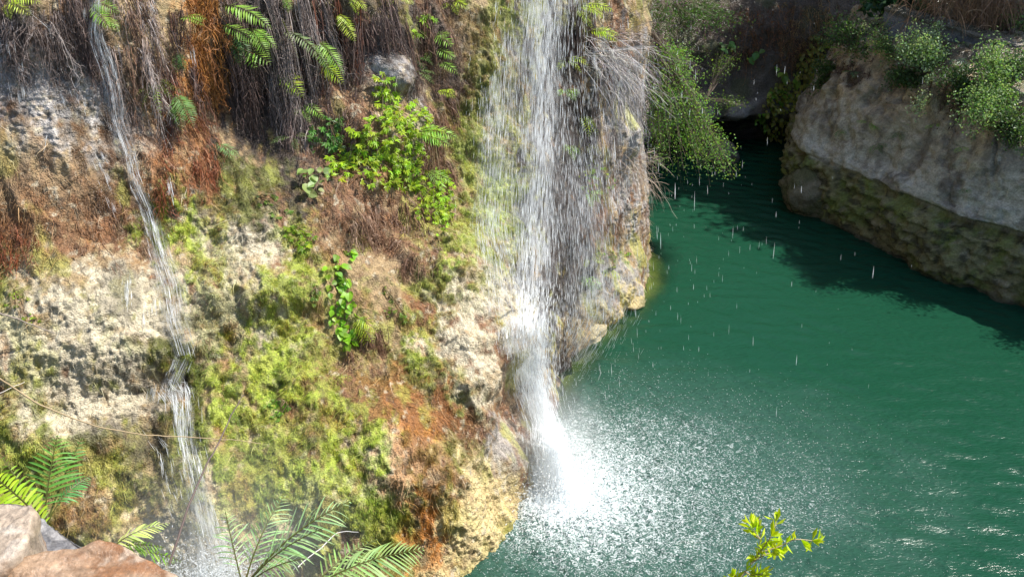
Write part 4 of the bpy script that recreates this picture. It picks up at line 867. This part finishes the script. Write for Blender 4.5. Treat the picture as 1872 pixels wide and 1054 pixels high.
# white flecks on the pool: splashes, and sun glints made as geometry
mb = MB(); pf = FOAM_GLINT_W * (FOAM_P[:, 1] > 7) * (FOAM_P[:, 0] > -2) * (FOAM_P[:, 0] < 11.4); pf = pf / pf.sum(); i = rng.choice(len(FOAM_P), 9000, p=pf); n = len(i)
Pf = FOAM_P[i] + np.stack([rng.uniform(-.02, .02, n), rng.uniform(-.02, .02, n), rng.uniform(.0, .03, n)], 1)
szf = np.clip(.4 + FOAM_GLINT_W[i], .4, 1.2)
dirf = np.stack([rng.normal(0, 1, n), rng.normal(0, .6, n), np.abs(rng.normal(0, .5, n))], 1)
streaks(mb, Pf, dirf, rng.uniform(.01, .045, n) * szf, rng.uniform(.0012, .004, n))
tag(mb.build('splash_glint_cover', M_DROP), 'white flecks standing for splashes and sun glints over the green pool', 'splash', kind='stuff')
print('falls', round(time.time() - T0, 1))

# ------------------------------------------------------------------ shrubs and dead twigs
def shrub(name, root, ells, ntw, lpt, lsize, col, label, cat, gravity=.2, twigcol=(.12, .09, .06), lw=.35, rad=.006, spread=.10, col2=None):
    """ells: (centre, radii) masses; twigs run from root into them, leaves along their outer half"""
    root = np.asarray(root, float); k = 9
    vol = np.array([np.prod(r) for c, r in ells]) ** .7; vol /= vol.sum(); which = rng.choice(len(ells), ntw, p=vol)
    cen = np.array([ells[i][0] for i in which]); rad_ = np.array([np.broadcast_to(ells[i][1], 3) for i in which])
    d = norm(rng.normal(size=(ntw, 3))); tip = cen + d * rad_ * rng.uniform(.3, 1.0, (ntw, 1)) ** .6
    t = np.linspace(0, 1, k)[None, :, None]
    mid = (root + cen) / 2 + rng.normal(0, .12, (ntw, 3)) * np.linalg.norm(rad_, axis=1, keepdims=True)
    PL = root * (1 - t) ** 2 + 2 * mid[:, None, :] * t * (1 - t) + tip[:, None, :] * t ** 2 + np.array([0, 0, -gravity]) * t ** 3 * rng.uniform(.2, 1, ntw)[:, None, None]
    PL = PL + np.cumsum(rng.normal(0, .012, (ntw, k, 3)), 1)
    en = empty(name, tuple(root), label, cat)
    mb = MB(); tubes(mb, PL, np.linspace(1, .25, k)[None] * rad * rng.uniform(.6, 1.2, (ntw, 1)), jit(twigcol, ntw, .4)); mb.build('branches', M_TWIG, en)['kind'] = 'stuff'
    if lpt:
        m = ntw * lpt; si = np.repeat(np.arange(ntw), lpt); s = rng.uniform(.35, 1.0, m) ** .7 * (k - 1); j = np.minimum(s.astype(int), k - 2); f = (s - j)[:, None]
        Pl = PL[si, j] * (1 - f) + PL[si, j + 1] * f + rng.normal(0, spread, (m, 3)) * np.array([1, 1, .8])
        c = jit(col, m, .35, .12)
        if col2 is not None: c = c + (jit(col2, m, .2) - c) * (rng.uniform(0, 1, (m, 1)) < .35)
        mb = MB(); blades(mb, Pl, rng.normal(0, 1, (m, 3)) + [0, 0, -.2], rng.normal(size=(m, 3)), lsize * rng.uniform(.6, 1.3, m), lsize * lw * rng.uniform(.7, 1.1, m), c, .2, .45)
        mb.build('foliage', M_LEAF, en)
    return en
def wp(px, py, d): return at(px, py, d)
SB = (.12, .28, .05)
shrub('hanging_bush', wp(1195, 60, 19.2), [(wp(1245, 130, 19.2), (.75, .5, .6)), (wp(1262, 210, 19.1), (.75, .5, .6)), (wp(1250, 285, 19.0), (.85, .6, .75)), (wp(1305, 290, 18.7), (.6, .5, .55)), (wp(1215, 230, 19.2), (.4, .5, 1.1)), (wp(1330, 300, 18.7), (.3, .3, .35))], 430, 24, .05, SB, 'bright green small leaved bush hanging over the water behind the headland', 'bush', col2=(.24, .38, .06), spread=.11, gravity=.05)
shrub('hanging_bush', wp(1225, -10, 19.6), [(wp(1200, 40, 19.4), (.6, .4, .5)), (wp(1270, 30, 19.8), (.8, .5, .4)), (wp(1330, 30, 20.5), (.6, .5, .4))], 130, 16, .06, (.06, .13, .025), 'dark leafy shrub at the top edge above the hanging bush', 'bush')
shrub('hanging_bush', wp(1290, 180, 20.5), [(wp(1345, 190, 20.3), (.35, .3, .12)), (wp(1330, 100, 20.6), (.4, .3, .2))], 40, 14, .05, (.10, .17, .03), 'thin leafy sprig sticking out beside the hanging bush', 'bush', gravity=0)
# ivy and undergrowth on the back cliff
creeper('ivy', [(1440, 205, 45, 60), (1465, 240, 28, 45), (1420, 195, 25, 18), (1475, 130, 28, 40), (1455, 280, 30, 22), (1490, 100, 20, 40)], 1100, .10, (.30, .30, .06), 'olive ivy with sunlight painted into its leaves, draping the corner between back cliff and sandstone bank', 'ivy', 'heart', BK, (.0, .35), 10)  # leaf colour raised to stand in for a sunlit patch
creeper('ivy', [(1395, 215, 14, 12), (1410, 195, 14, 10), (1420, 175, 20, 14)], 60, .12, (.14, .3, .03), 'bright green ivy patch on the grey ledge over the cave', 'ivy', 'heart', BK, (.0, .3), 4)
creeper('broadleaf_plant', [(1425, 120, 10, 8), (1430, 135, 8, 8), (1448, 150, 8, 6)], 9, .22, (.26, .4, .06), 'three pale broad leaves on the dark back cliff', 'plant', 'heart', BK, (.05, .3), 3)
creeper('broadleaf_plant', [(1370, 95, 12, 8), (1386, 96, 10, 6), (1322, 84, 12, 6), (1305, 92, 8, 8)], 12, .22, (.10, .22, .05), 'dull broad leaves on the shaded back cliff', 'plant', 'heart', BK, (.05, .3), 3)
def dead_hang(px, py, w, h, bvh, n, Lm, c, label, name='dead_fern_hanging', cat='dead ferns'):
    P = []; tr = 0
    while len(P) < n and tr < 5 * n:
        tr += 1; p, nn = hit(bvh, px + w * rng.uniform(-1, 1), py + h * rng.uniform(-1, 1))
        if p is not None: P.append(np.concatenate([p, nn]))
    P = np.array(P); n = len(P); k = 7; t = np.linspace(0, 1, k)[None, :, None]
    L_ = Lm * rng.uniform(.4, 1, n)[:, None, None]
    PL = P[:, None, :3] + norm(P[:, None, 3:] + rng.normal(0, .5, (n, 1, 3))) * .35 * L_ * t + np.array([0, 0, -1]) * L_ * t ** 1.6 + np.cumsum(rng.normal(0, .03, (n, k, 3)), 1)
    en = empty(name, tuple(P[:, :3].mean(0)), label, cat); mb = MB()
    tubes(mb, PL, np.linspace(1, .4, k)[None] * .006 * rng.uniform(.5, 1.4, (n, 1)), jit(c, n, .5, .15)); mb.build('dry_stems', M_STRAND, en)['kind'] = 'stuff'
    m = n * 5; si = rng.integers(0, n, m); sj = rng.integers(1, k, m); mb = MB()
    blades(mb, PL[si, sj], rng.normal(0, 1, (m, 3)) + [0, 0, -1], rng.normal(size=(m, 3)), rng.uniform(.05, .16, m), rng.uniform(.006, .014, m), jit(np.array(c) * 1.3, m, .5, .15)); mb.build('dry_leaves', M_LEAF, en)['kind'] = 'stuff'
dead_hang(1400, 50, 70, 45, BK, 260, .9, (.17, .08, .035), 'reddish brown dead ferns hanging over the dark back cliff')
dead_hang(1480, 40, 50, 40, BK, 220, .8, (.22, .14, .06), 'straw coloured dead ferns at the top of the back corner')
dead_hang(1290, 60, 70, 60, BK, 120, 1.0, (.07, .05, .035), 'dark dead stems hanging on the shaded cliff behind the hanging bush')
print('back', round(time.time() - T0, 1))
# trees standing on the far bank, beyond the top of the picture: they shade the back of the pool
M_BARK = strand_mat('bark', .85)
def tree(x, y, z0, H, crown, label):
    en = empty('tree', (x, y, z0), label, 'tree'); mb = MB(); k = 10; t = np.linspace(0, 1, k)
    tr_ = np.array([x, y, z0 - .3]) + np.stack([.25 * np.sin(t * 3), .2 * np.cos(t * 2.4), t * H], 1)
    tubes(mb, tr_[None], np.linspace(.2, .06, k)[None], np.array([.12, .09, .06]), 10); mb.build('trunk', M_BARK, en)
    mb = MB(); nb = 260; i0 = rng.integers(4, k, nb); tip = np.array([x, y, z0 + H]) + norm(rng.normal(size=(nb, 3))) * np.array(crown) * rng.uniform(.3, 1, (nb, 1)); tt = np.linspace(0, 1, 7)[None, :, None]
    PL = tr_[i0][:, None] * (1 - tt) + tip[:, None] * tt + np.array([0, 0, .5]) * tt * (1 - tt); tubes(mb, PL, np.linspace(1, .2, 7)[None] * .03 * np.ones((nb, 1)), np.array([.11, .085, .06])); mb.build('limbs', M_BARK, en)['kind'] = 'stuff'
    m = nb * 38; si = rng.integers(0, nb, m); sj = rng.integers(3, 7, m); mb = MB(); blades(mb, PL[si, sj] + rng.normal(0, .28, (m, 3)), rng.normal(0, 1, (m, 3)) + [0, 0, -.4], rng.normal(size=(m, 3)), rng.uniform(.12, .26, m), rng.uniform(.035, .07, m), jit((.06, .12, .03), m, .35)); mb.build('crown', M_LEAF, en)
    return en
tree(11.0, 22.6, 4.8, 5.2, (3.0, 2.4, 2.2), 'broad tree on the far bank shading the back of the pool')
tree(14.0, 24.6, 4.8, 7.2, (3.4, 2.6, 2.4), 'taller tree behind the broad one on the far bank')
tree(12.9, 19.6, 4.9, 3.9, (2.3, 1.9, 1.5), 'low tree on the far bank beyond the grey ledge')
tree(7.5, 26.2, 8.4, 4.6, (3.2, 2.2, 2.0), 'tree on top of the back cliff')
# plants on the sandstone bank
WS = (.30, .40, .22)
def bp_(px, py):
    p, n = hit(BB, px, py)
    if p is None: p = onz(px, py, 4.3); n = np.array([0, 0, 1.])
    return p, n
p, n = bp_(1690, 140); dd = (p - CAM) @ FW
shrub('silver_shrub', p, [(wp(1675, 65, dd - .3), (.55, .4, .36)), (wp(1705, 90, dd - .4), (.6, .4, .38)), (wp(1718, 38, dd - .2), (.18, .15, .2)), (wp(1655, 90, dd - .3), (.3, .3, .25))], 220, 18, .055, WS, 'silvery green shrub growing in front of the grey ledge', 'shrub', gravity=.05, col2=(.14, .26, .06), spread=.07)
p2, n = bp_(1690, 215); shrub('silver_shrub', bp_(1700, 160)[0], [(wp(1695, 130, dd - .5), (.10, .1, .3)), (wp(1678, 190, dd - .7), (.2, .2, .16))], 40, 12, .05, WS, 'thin silvery sprig trailing down over the bare sandstone', 'shrub', gravity=.25, spread=.05)
p, n = bp_(1815, 190); dd = (p - CAM) @ FW
shrub('green_shrub', p, [(wp(1815, 90, dd - .4), (.35, .35, .4)), (wp(1822, 130, dd - .5), (.4, .4, .45)), (wp(1790, 170, dd - .6), (.45, .4, .35)), (wp(1840, 170, dd - .5), (.35, .4, .35)), (wp(1780, 205, dd - .7), (.35, .3, .3)), (wp(1815, 70, dd - .3), (.25, .25, .25))], 300, 18, .055, (.14, .26, .07), 'tall green shrub spilling over the sandstone beside the edge of the photo', 'shrub', gravity=.2, col2=(.28, .38, .18), spread=.09)
p, n = bp_(1620, 90); dd = (p - CAM) @ FW
shrub('green_shrub', p, [(wp(1612, 75, dd - .3), (.4, .3, .2)), (wp(1600, 40, dd - .1), (.5, .3, .25)), (wp(1640, 95, dd - .3), (.25, .3, .2))], 90, 14, .05, (.12, .22, .06), 'loose green shrub at the corner of the grey ledge', 'shrub', gravity=.05, col2=(.26, .34, .12))
p, n = bp_(1565, 90); dd = (p - CAM) @ FW
shrub('green_shrub', p, [(wp(1555, 40, dd), (.6, .4, .4)), (wp(1520, 60, dd + .3), (.4, .4, .4)), (wp(1585, 90, dd - .2), (.4, .3, .25))], 120, 14, .06, (.06, .13, .03), 'dark undergrowth shrub between the back corner and the bank', 'shrub', gravity=.1)
p, n = bp_(1850, 60); dd = (p - CAM) @ FW
shrub('green_shrub', p, [(wp(1845, 20, dd + .5), (.35, .35, .35)), (wp(1865, 50, dd + .3), (.3, .3, .2))], 50, 14, .06, (.14, .26, .06), 'small sunlit shrub behind the grey ledge by the dry brush', 'shrub', gravity=0)
for (px, py, w, h, nn, c, lab) in [(1770, 160, 40, 25, 160, (.09, .055, .04), 'tangle of bare brown stems between the silvery and the tall shrub'), (1560, 120, 40, 20, 110, (.09, .05, .035), 'brown root tangle hanging at the corner of the bank top'), (1690, 130, 45, 14, 130, (.08, .05, .035), 'dark twiggy fringe below the silvery shrub'), (1845, 210, 28, 26, 120, (.10, .08, .05), 'brown twig fringe below the tall green shrub')]:
    dead_hang(px, py, w, h, BB, nn, .55, c, lab, 'twig_tangle', 'twigs')
for (px, py, tips, lab, c) in [(1545, 92, [(-28, -2), (28, -4), (-15, 14), (10, -14)], 'bright fern arching at the dark top corner of the bank', FERN_G), (1525, 118, [(-22, 14), (22, -14), (26, 0)], 'blue green fern hanging left of the bare sandstone top', FERN_B), (1560, 132, [(-14, 4), (22, 4), (6, 12)], 'small blue fern at the very top of the bare sandstone', FERN_B), (1590, 222, [(26, 12), (-18, 0), (10, 14)], 'lone bright fern half way up the bare sandstone', (.16, .34, .04)),
        (1605, 262, [(10, 18), (-10, 16), (16, 6)], 'dark green fern below the lone bright one on the sandstone', FERN_D), (1633, 105, [(-20, 22), (20, -8)], 'withered grey fern hanging beneath the loose shrub', (.25, .25, .16)), (1640, 128, [(18, 0), (-12, 10), (6, 16)], 'blue fern under the silvery shrub', FERN_B), (1775, 112, [(-34, 4), (30, 8), (-10, 12), (12, -10)], 'large pale blue fern between the silvery and tall shrubs', (.2, .34, .2)),
        (1645, 240, [(8, 14), (-8, 10)], 'tiny fern in a crack right of the lone bright fern', FERN_D), (1540, 236, [(-6, 14), (8, 10)], 'tiny fern near the edge of the sandstone tip', FERN_D), (1710, 226, [(14, 6), (-12, 8)], 'small green fern under the trailing silvery sprig', FERN_G), (1760, 268, [(10, 8), (-12, 10)], 'little weed fern low on the bare sandstone below the tall shrub', FERN_G), (1765, 345, [(10, 6), (-10, 8)], 'tiny weed near the pale lip of the bank', FERN_D), (1728, 400, [(12, 6), (-12, 8), (4, 12)], 'small weed hanging at the lip above the mossy band', FERN_D), (1820, 205, [(-14, 26), (10, 24), (0, 34)], 'deep green ivy like fern under the tall shrub', FERN_D)]:
    fern(px, py, tips, lab, c, 11, .3, BB, .08, .1)
for (x0, y0, ells_, lab, c, nt_) in [(1655, 150, [(1650, 130, .5, .25), (1690, 150, .4, .2)], 'low dark undergrowth shrub under the silvery shrub', (.06, .11, .03), 110), (1760, 150, [(1745, 130, .5, .3), (1775, 165, .45, .3)], 'dark undergrowth shrub in the gap between silvery and tall shrubs', (.05, .10, .03), 130), (1850, 230, [(1845, 215, .5, .35), (1870, 240, .4, .35)], 'shaded leafy shrub below the tall green shrub at the photo edge', (.07, .13, .04), 120), (1515, 140, [(1510, 115, .35, .3), (1500, 150, .25, .3)], 'dark ferny shrub at the top of the sandstone tip', (.06, .12, .03), 90), (1850, 130, [(1860, 110, .4, .4)], 'dim green shrub at the photo edge in front of the grey ledge', (.08, .15, .05), 70)]:
    p, n = bp_(x0, y0); dd = (p - CAM) @ FW
    shrub('undergrowth_shrub', p, [(wp(a_, b_, dd - .3), (r_, .35, z_)) for a_, b_, r_, z_ in ells_], nt_, 15, .06, c, lab, 'shrub', gravity=.2, spread=.08)
for (x_, y_, lab) in [(11.6, 15.6, 'unseen leafy shrub added on the bank edge to break the pool shadow'), (12.9, 14.2, 'second unseen shrub added farther along the bank edge to break the shadow')]:  # unseen shrubs added to roughen the shadow edge on the pool
    shrub('undergrowth_shrub', (x_, y_, 4.3), [((x_, y_, 4.8), (.8, .8, .5)), ((x_ - .5, y_ - .3, 4.6), (.5, .6, .4)), ((x_ + .3, y_ + .6, 5.1), (.5, .5, .4))], 150, 14, .07, (.07, .13, .04), lab, 'shrub', gravity=.1, spread=.09)
# grey ledge behind the shrubs
def ledge(A, B, depth, h, label):
    A, B = np.array(A, float), np.array(B, float); d = norm(B - A); nrm = np.array([d[1], -d[0], 0]); nrm = nrm if nrm[1] < 0 else -nrm
    Ln = np.linalg.norm(B - A); e = empty('stone_ledge', tuple(A), label, 'ledge')
    for nm, z0, z1, o0, c in (('wall', -.3, h, 0, ((.10, .10, .105), (.17, .165, .17))), ('coping', h + .003, h + .07, .06, ((.13, .11, .08), (.06, .055, .03)))):
        xs_ = np.linspace(0, Ln, 160)
        sec = [(-depth, z0), (o0, z0), (o0, z0 + (z1 - z0) * .33), (o0, z0 + (z1 - z0) * .66), (o0 - .01, z1), (-depth, z1), (-depth, z0)]
        sec2 = []
        for a_, b_ in zip(sec[:-1], sec[1:]):
            for f in np.linspace(0, 1, 8, endpoint=False): sec2.append((a_[0] + (b_[0] - a_[0]) * f, a_[1] + (b_[1] - a_[1]) * f))
        sec2 = np.array(sec2); m = len(sec2)
        V = A[None, None] + d[None, None] * xs_[:, None, None] + nrm[None, None] * sec2[None, :, 0, None] + np.array([0, 0, 1.0]) * sec2[None, :, 1, None]
        P = V.reshape(-1, 3); P = P + (.07 * fbm(P * 2.2, 5, 301))[:, None] * (nrm + [0, 0, .6])
        ix = np.arange(160 * m).reshape(160, m); nx = np.roll(ix, -1, 1); q = np.stack([ix[:-1], nx[:-1], nx[1:], ix[1:]], -1).reshape(-1, 4)
        cc = lerpc(c[0], c[1], sstep(-.2, .3, fbm(P * 3, 4, 303))) * (1 + .2 * fbm(P * 12, 3, 305))[:, None]
        mesh_np(nm, P - A, [q, ix[0][None, ::-1], ix[-1][None]], np.clip(cc, .01, .8), M_BANK, e, True)
LA = at(1612, 45, 19.4)
ledge(LA, LA + (at(1960, 150, 17.2) - LA) * 1.8, .5, .32, 'long grey stone ledge with rough coping above the sandstone bank')
en = empty('dry_brush', tuple(at(1760, 20, 19)), 'heap of dry brown palm fronds behind the grey ledge', 'dry fronds')
mb = MB(); n = 1500; k = 6; c0 = at(1765, 35, 18.6); t = np.linspace(0, 1, k)[None, :, None]
st = c0 + rng.normal(0, .7, (n, 3)) * [1.0, .5, .4] + [0.45, .45, .45]; dr = norm(rng.normal(0, 1, (n, 3)) * [1, .6, .6] + [0, -.3, -.5])
tubes(mb, st[:, None] + dr[:, None] * t * rng.uniform(.3, .7, n)[:, None, None] + np.array([0, 0, -.3]) * t ** 2, np.linspace(1, .4, k)[None] * .007 * rng.uniform(.5, 1.3, (n, 1)), jit((.2, .11, .05), n, .5)); mb.build('fronds', M_STRAND, en)['kind'] = 'stuff'
shrub('dark_shrub', at(1660, 20, 19.6), [(at(1635, -20, 19.8), (.6, .4, .4)), (at(1690, -10, 19.6), (.6, .4, .4)), (at(1600, -10, 20), (.4, .4, .4))], 70, 10, .2, (.04, .10, .04), 'dark broad leaved shrub behind the corner of the grey ledge', 'shrub', gravity=.05)

# dead twigs on the headland
def twig_tangle(px, py, w, h, tips, n, label, c=(.45, .42, .40), out=.45, bvh=None):
    P, Tt = [], []
    k = 10; t = np.linspace(0, 1, k)[None, :, None]
    for i in range(n):
        p, nn = hit(CB, px + w * rng.normal(0, .5), py + h * rng.normal(0, .5))
        if p is None: continue
        dx, dy, s = tips[rng.integers(len(tips))]; q, _ = hit(CB, px, py)
        d = float((p - CAM) @ FW)
        T = at(px + dx + rng.normal(0, s), py + dy + rng.normal(0, s), d - rng.uniform(0, out)); P.append(p); Tt.append(T)
    P, Tt = np.array(P), np.array(Tt); n = len(P)
    PL = P[:, None] * (1 - t) + Tt[:, None] * t + np.array([.1, -.3, .45]) * (t * (1 - t)) * rng.uniform(.2, 1.6, n)[:, None, None] + np.cumsum(rng.normal(0, .012, (n, k, 3)), 1)
    en = empty('dead_branch_tangle', tuple(P.mean(0)), label, 'dead branches')
    mb = MB(); tubes(mb, PL, np.linspace(1, .35, k)[None] * .005 * rng.uniform(.5, 1.5, (n, 1)), jit(c, n, .3)); mb.build('branches', M_TWIG, en)['kind'] = 'stuff'
    m = n * 4; si = rng.integers(0, n, m); sj = rng.integers(3, k - 1, m); kk = 5; tt = np.linspace(0, 1, kk)[None, :, None]
    hd = norm(norm(PL[si, sj] - PL[si, sj - 1]) + rng.normal(0, .5, (m, 3)))
    HL = PL[si, sj][:, None] + hd[:, None] * tt * rng.uniform(.1, .4, m)[:, None, None] + np.array([0, 0, -.12]) * tt ** 2
    mb = MB(); tubes(mb, HL, np.linspace(1, .4, kk)[None] * .0028 * rng.uniform(.6, 1.3, (m, 1)), jit(c, m, .3)); mb.build('twigs', M_TWIG, en)['kind'] = 'stuff'
twig_tangle(1085, 95, 30, 40, [(70, 50, 25), (90, 80, 30), (110, 30, 30), (60, 110, 30)], 110, 'pale grey dead branch tangle fanning from the headland top')
twig_tangle(1150, 300, 20, 20, [(40, 30, 20), (50, -10, 15), (20, 60, 15), (55, 60, 20)], 50, 'tan curled dead twigs half way down the headland edge', (.4, .32, .24), .3)
twig_tangle(1120, 60, 20, 30, [(100, 90, 40), (60, 160, 30), (110, 10, 30)], 40, 'thin brown twigs arching from the headland towards the hanging bush', (.22, .17, .13), .5)

# ------------------------------------------------------------------ plants and stems in front
def fg_frond(e, bpx, bpy, tpx, tpy, d0, d1, npairs, plen, col, arch=.08, upv=None, **kw):
    return frond_mesh(at(bpx, bpy, d0), at(tpx, tpy, d1), arch, UP * .7 - FW * .5 if upv is None else upv, npairs, plen, col, 'frond', e, mat=M_LEAF, strap=True, **kw)
b = at(110, 985, 2.75); e = empty('fern', tuple(b), 'yellow green fern behind the stones at the edge of the photo', 'fern')
fg_frond(e, 110, 985, -40, 850, 2.75, 2.7, 24, .20, (.34, .5, .02), .12, fwd=.25); fg_frond(e, 110, 985, -60, 910, 2.75, 2.7, 22, .17, (.36, .5, .02), .2, fwd=.25); fg_frond(e, 100, 985, 0, 830, 2.75, 2.8, 16, .16, (.2, .34, .02), .1)
b = at(95, 975, 2.9); e = empty('fern', tuple(b), 'dark green fern with long narrow leaflets behind the grey stone', 'fern')
fg_frond(e, 78, 985, 105, 795, 2.9, 3.0, 15, .36, (.16, .38, .06), .05, pw=.075, start=.25, fwd=.35, droop=.1); fg_frond(e, 78, 985, 165, 870, 2.9, 3.0, 14, .24, (.10, .3, .08), .2, pw=.12, start=.4)
fg_frond(e, 78, 985, 150, 800, 2.9, 3.1, 10, .15, (.08, .24, .04), .05, pw=.12, start=.5)
b = at(215, 1000, 2.9); e = empty('fern', tuple(b), 'pale striped fern frond rising over the large flat stone', 'fern')
fg_frond(e, 205, 1000, 310, 955, 2.9, 3.0, 16, .32, (.5, .58, .18), .12, pw=.13, start=.05, fwd=.9); fg_frond(e, 215, 1000, 300, 1000, 2.95, 3.05, 14, .3, (.2, .34, .04), .1, pw=.16); fg_frond(e, 260, 1010, 330, 1025, 3.0, 3.1, 10, .3, (.2, .36, .03), .1)
b = at(440, 1075, 3.3); e = empty('palm_fern', tuple(b), 'large green palm like fern in the mist beside the thin waterfall foot', 'fern')
PF = (.38, .58, .27)
for (tx, ty, d, np_) in [(520, 905, 3.5, 16), (640, 915, 3.4, 17), (590, 965, 3.3, 15), (412, 935, 3.5, 13), (560, 1020, 3.2, 13)]:
    fg_frond(e, 445, 1075, tx, ty, 3.3, d, np_, .34, PF, .12, pw=.05, start=.15, fwd=.75, droop=.2)
b = at(600, 1085, 3.2); e = empty('palm_fern', tuple(b), 'second palm like fern with comb like fronds beside the orange rock', 'fern')
for (tx, ty, d, np_) in [(775, 1003, 3.3, 22), (700, 1055, 3.2, 16), (690, 985, 3.5, 14)]:
    fg_frond(e, 570, 1075, tx, ty, 3.2, d, np_, .36, (.34, .52, .18), .10, pw=.06, start=.1, fwd=.7, droop=.15)
# yellow sprig
root = at(1330, 1085, 4.3); en = empty('leafy_sprig', tuple(root), 'bright yellow green leafy sprig rising in front of the pool', 'sprig')
mb = MB(); paths = []
for pts in ([(1330, 1085), (1362, 1045), (1385, 1010), (1390, 975), (1388, 945)], [(1372, 1030), (1395, 1000), (1412, 975), (1420, 950)], [(1385, 1010), (1425, 998), (1455, 985), (1500, 990)], [(1362, 1045), (1375, 1050), (1395, 1048)], [(1390, 985), (1378, 970), (1372, 955)], [(1330, 1085), (1345, 1060), (1340, 1050)], [(1372, 1030), (1400, 1012), (1430, 1008)]):
    C_ = catmull(np.array([at(x, y, 4.3 + rng.normal(0, .04)) for x, y in pts]), [6] * (len(pts) - 1)); kk = np.linspace(0, 1, 16); s = np.linspace(0, 1, len(C_)); PL = np.stack([np.interp(kk, s, C_[:, i]) for i in range(3)], 1)
    tubes(mb, PL[None], np.linspace(1, .4, 16)[None] * .0045, np.array([.35, .27, .16]), 5); paths.append(PL)
mb.build('plant_stem', M_TWIG, en)
mb = MB()
for PL in paths:
    m = 24; j = rng.integers(4, 16, m); D_ = norm(np.gradient(PL, axis=0))[j] * .5 + rng.normal(0, .6, (m, 3)) + [0, 0, .35]
    blades(mb, PL[j], D_, rng.normal(size=(m, 3)), rng.uniform(.045, .08, m), rng.uniform(.008, .013, m), jit((.48, .60, .014), m, .2, .08), .3, .55)
mb.build('foliage', M_LEAF, en)
# long bare stems
def stem(pts, r0, r1, c, label, name='bare_stem', base_down=True):
    C_ = catmull(np.array([at(x, y, d) for x, y, d in pts]), [8] * (len(pts) - 1)); n = len(C_)
    C_ = C_ + np.cumsum(rng.normal(0, .0012, (n, 3)), 0); mb = MB(); tubes(mb, C_[None], np.linspace(r0, r1, n)[None], np.array([c]), 6)
    en = mb.build(name, M_TWIG, smooth=True); return tag(en, label, 'stem')
stem([(310, 1030, 2.9), (345, 930, 3.0), (372, 865, 3.1), (405, 805, 3.2), (430, 755, 3.3), (452, 722, 3.35)], .0045, .0018, (.10, .07, .06), 'dark straight bare twig slanting up from the large flat stone')
stem([(-40, 655, 2.6), (20, 705, 2.7), (100, 752, 2.8), (200, 788, 2.95), (300, 803, 3.1), (400, 810, 3.2), (475, 815, 3.3)], .0032, .0012, (.34, .25, .14), 'long thin tan stem curving across in front of the tufa shelf')
stem([(-30, 558, 2.7), (20, 578, 2.8), (60, 592, 2.9), (100, 607, 3.0)], .0035, .0015, (.28, .23, .19), 'short grey stem poking in from the photo edge above the tufa shelf')
stem([(-30, 728, 2.7), (10, 718, 2.75), (45, 703, 2.8)], .0015, .001, (.5, .45, .38), 'very short pale stem crossing the tan one at the photo edge')
stem([(545, 1035, 3.9), (590, 1000, 3.95), (620, 975, 4.0), (660, 974, 4.0)], .003, .0015, (.6, .58, .55), 'white dried stalk behind the palm like ferns')

# ------------------------------------------------------------------ mist near the falls
def mist(name, c, r, dens, label):
    import bmesh
    bm = bmesh.new(); bmesh.ops.create_icosphere(bm, subdivisions=3, radius=1); me = bpy.data.meshes.new(name); bm.to_mesh(me); bm.free()
    ob = bpy.data.objects.new(name, me); COL.objects.link(ob); ob.location = tuple(c); ob.scale = r
    m, nt, N, L = newmat(name + '_air'); out = N('ShaderNodeOutputMaterial'); v = N('ShaderNodeVolumeScatter'); v.inputs['Color'].default_value = (.97, .98, 1, 1); v.inputs['Anisotropy'].default_value = .2
    tc = N('ShaderNodeTexCoord'); ln = N('ShaderNodeVectorMath'); ln.operation = 'LENGTH'; L(tc.outputs['Object'], ln.inputs[0])
    mr = N('ShaderNodeMapRange'); mr.interpolation_type = 'SMOOTHSTEP'; mr.inputs['From Min'].default_value = 1; mr.inputs['From Max'].default_value = .1; mr.inputs['To Max'].default_value = dens; L(ln.outputs['Value'], mr.inputs['Value'])
    L(mr.outputs[0], v.inputs['Density']); L(v.outputs[0], out.inputs['Volume']); me.materials.append(m)
    tag(ob, label, 'mist', kind='stuff')
mist('mist', (.74, 9.75, .6), (.95, 1.0, 1.5), .45, 'white spray cloud around the foot of the main waterfall')
mist('mist', at(400, 1030, 7.8), (1.7, 1.6, 1.3), .16, 'pale spray drifting over the foot of the thin waterfall')

print('done', round(time.time() - T0, 1))
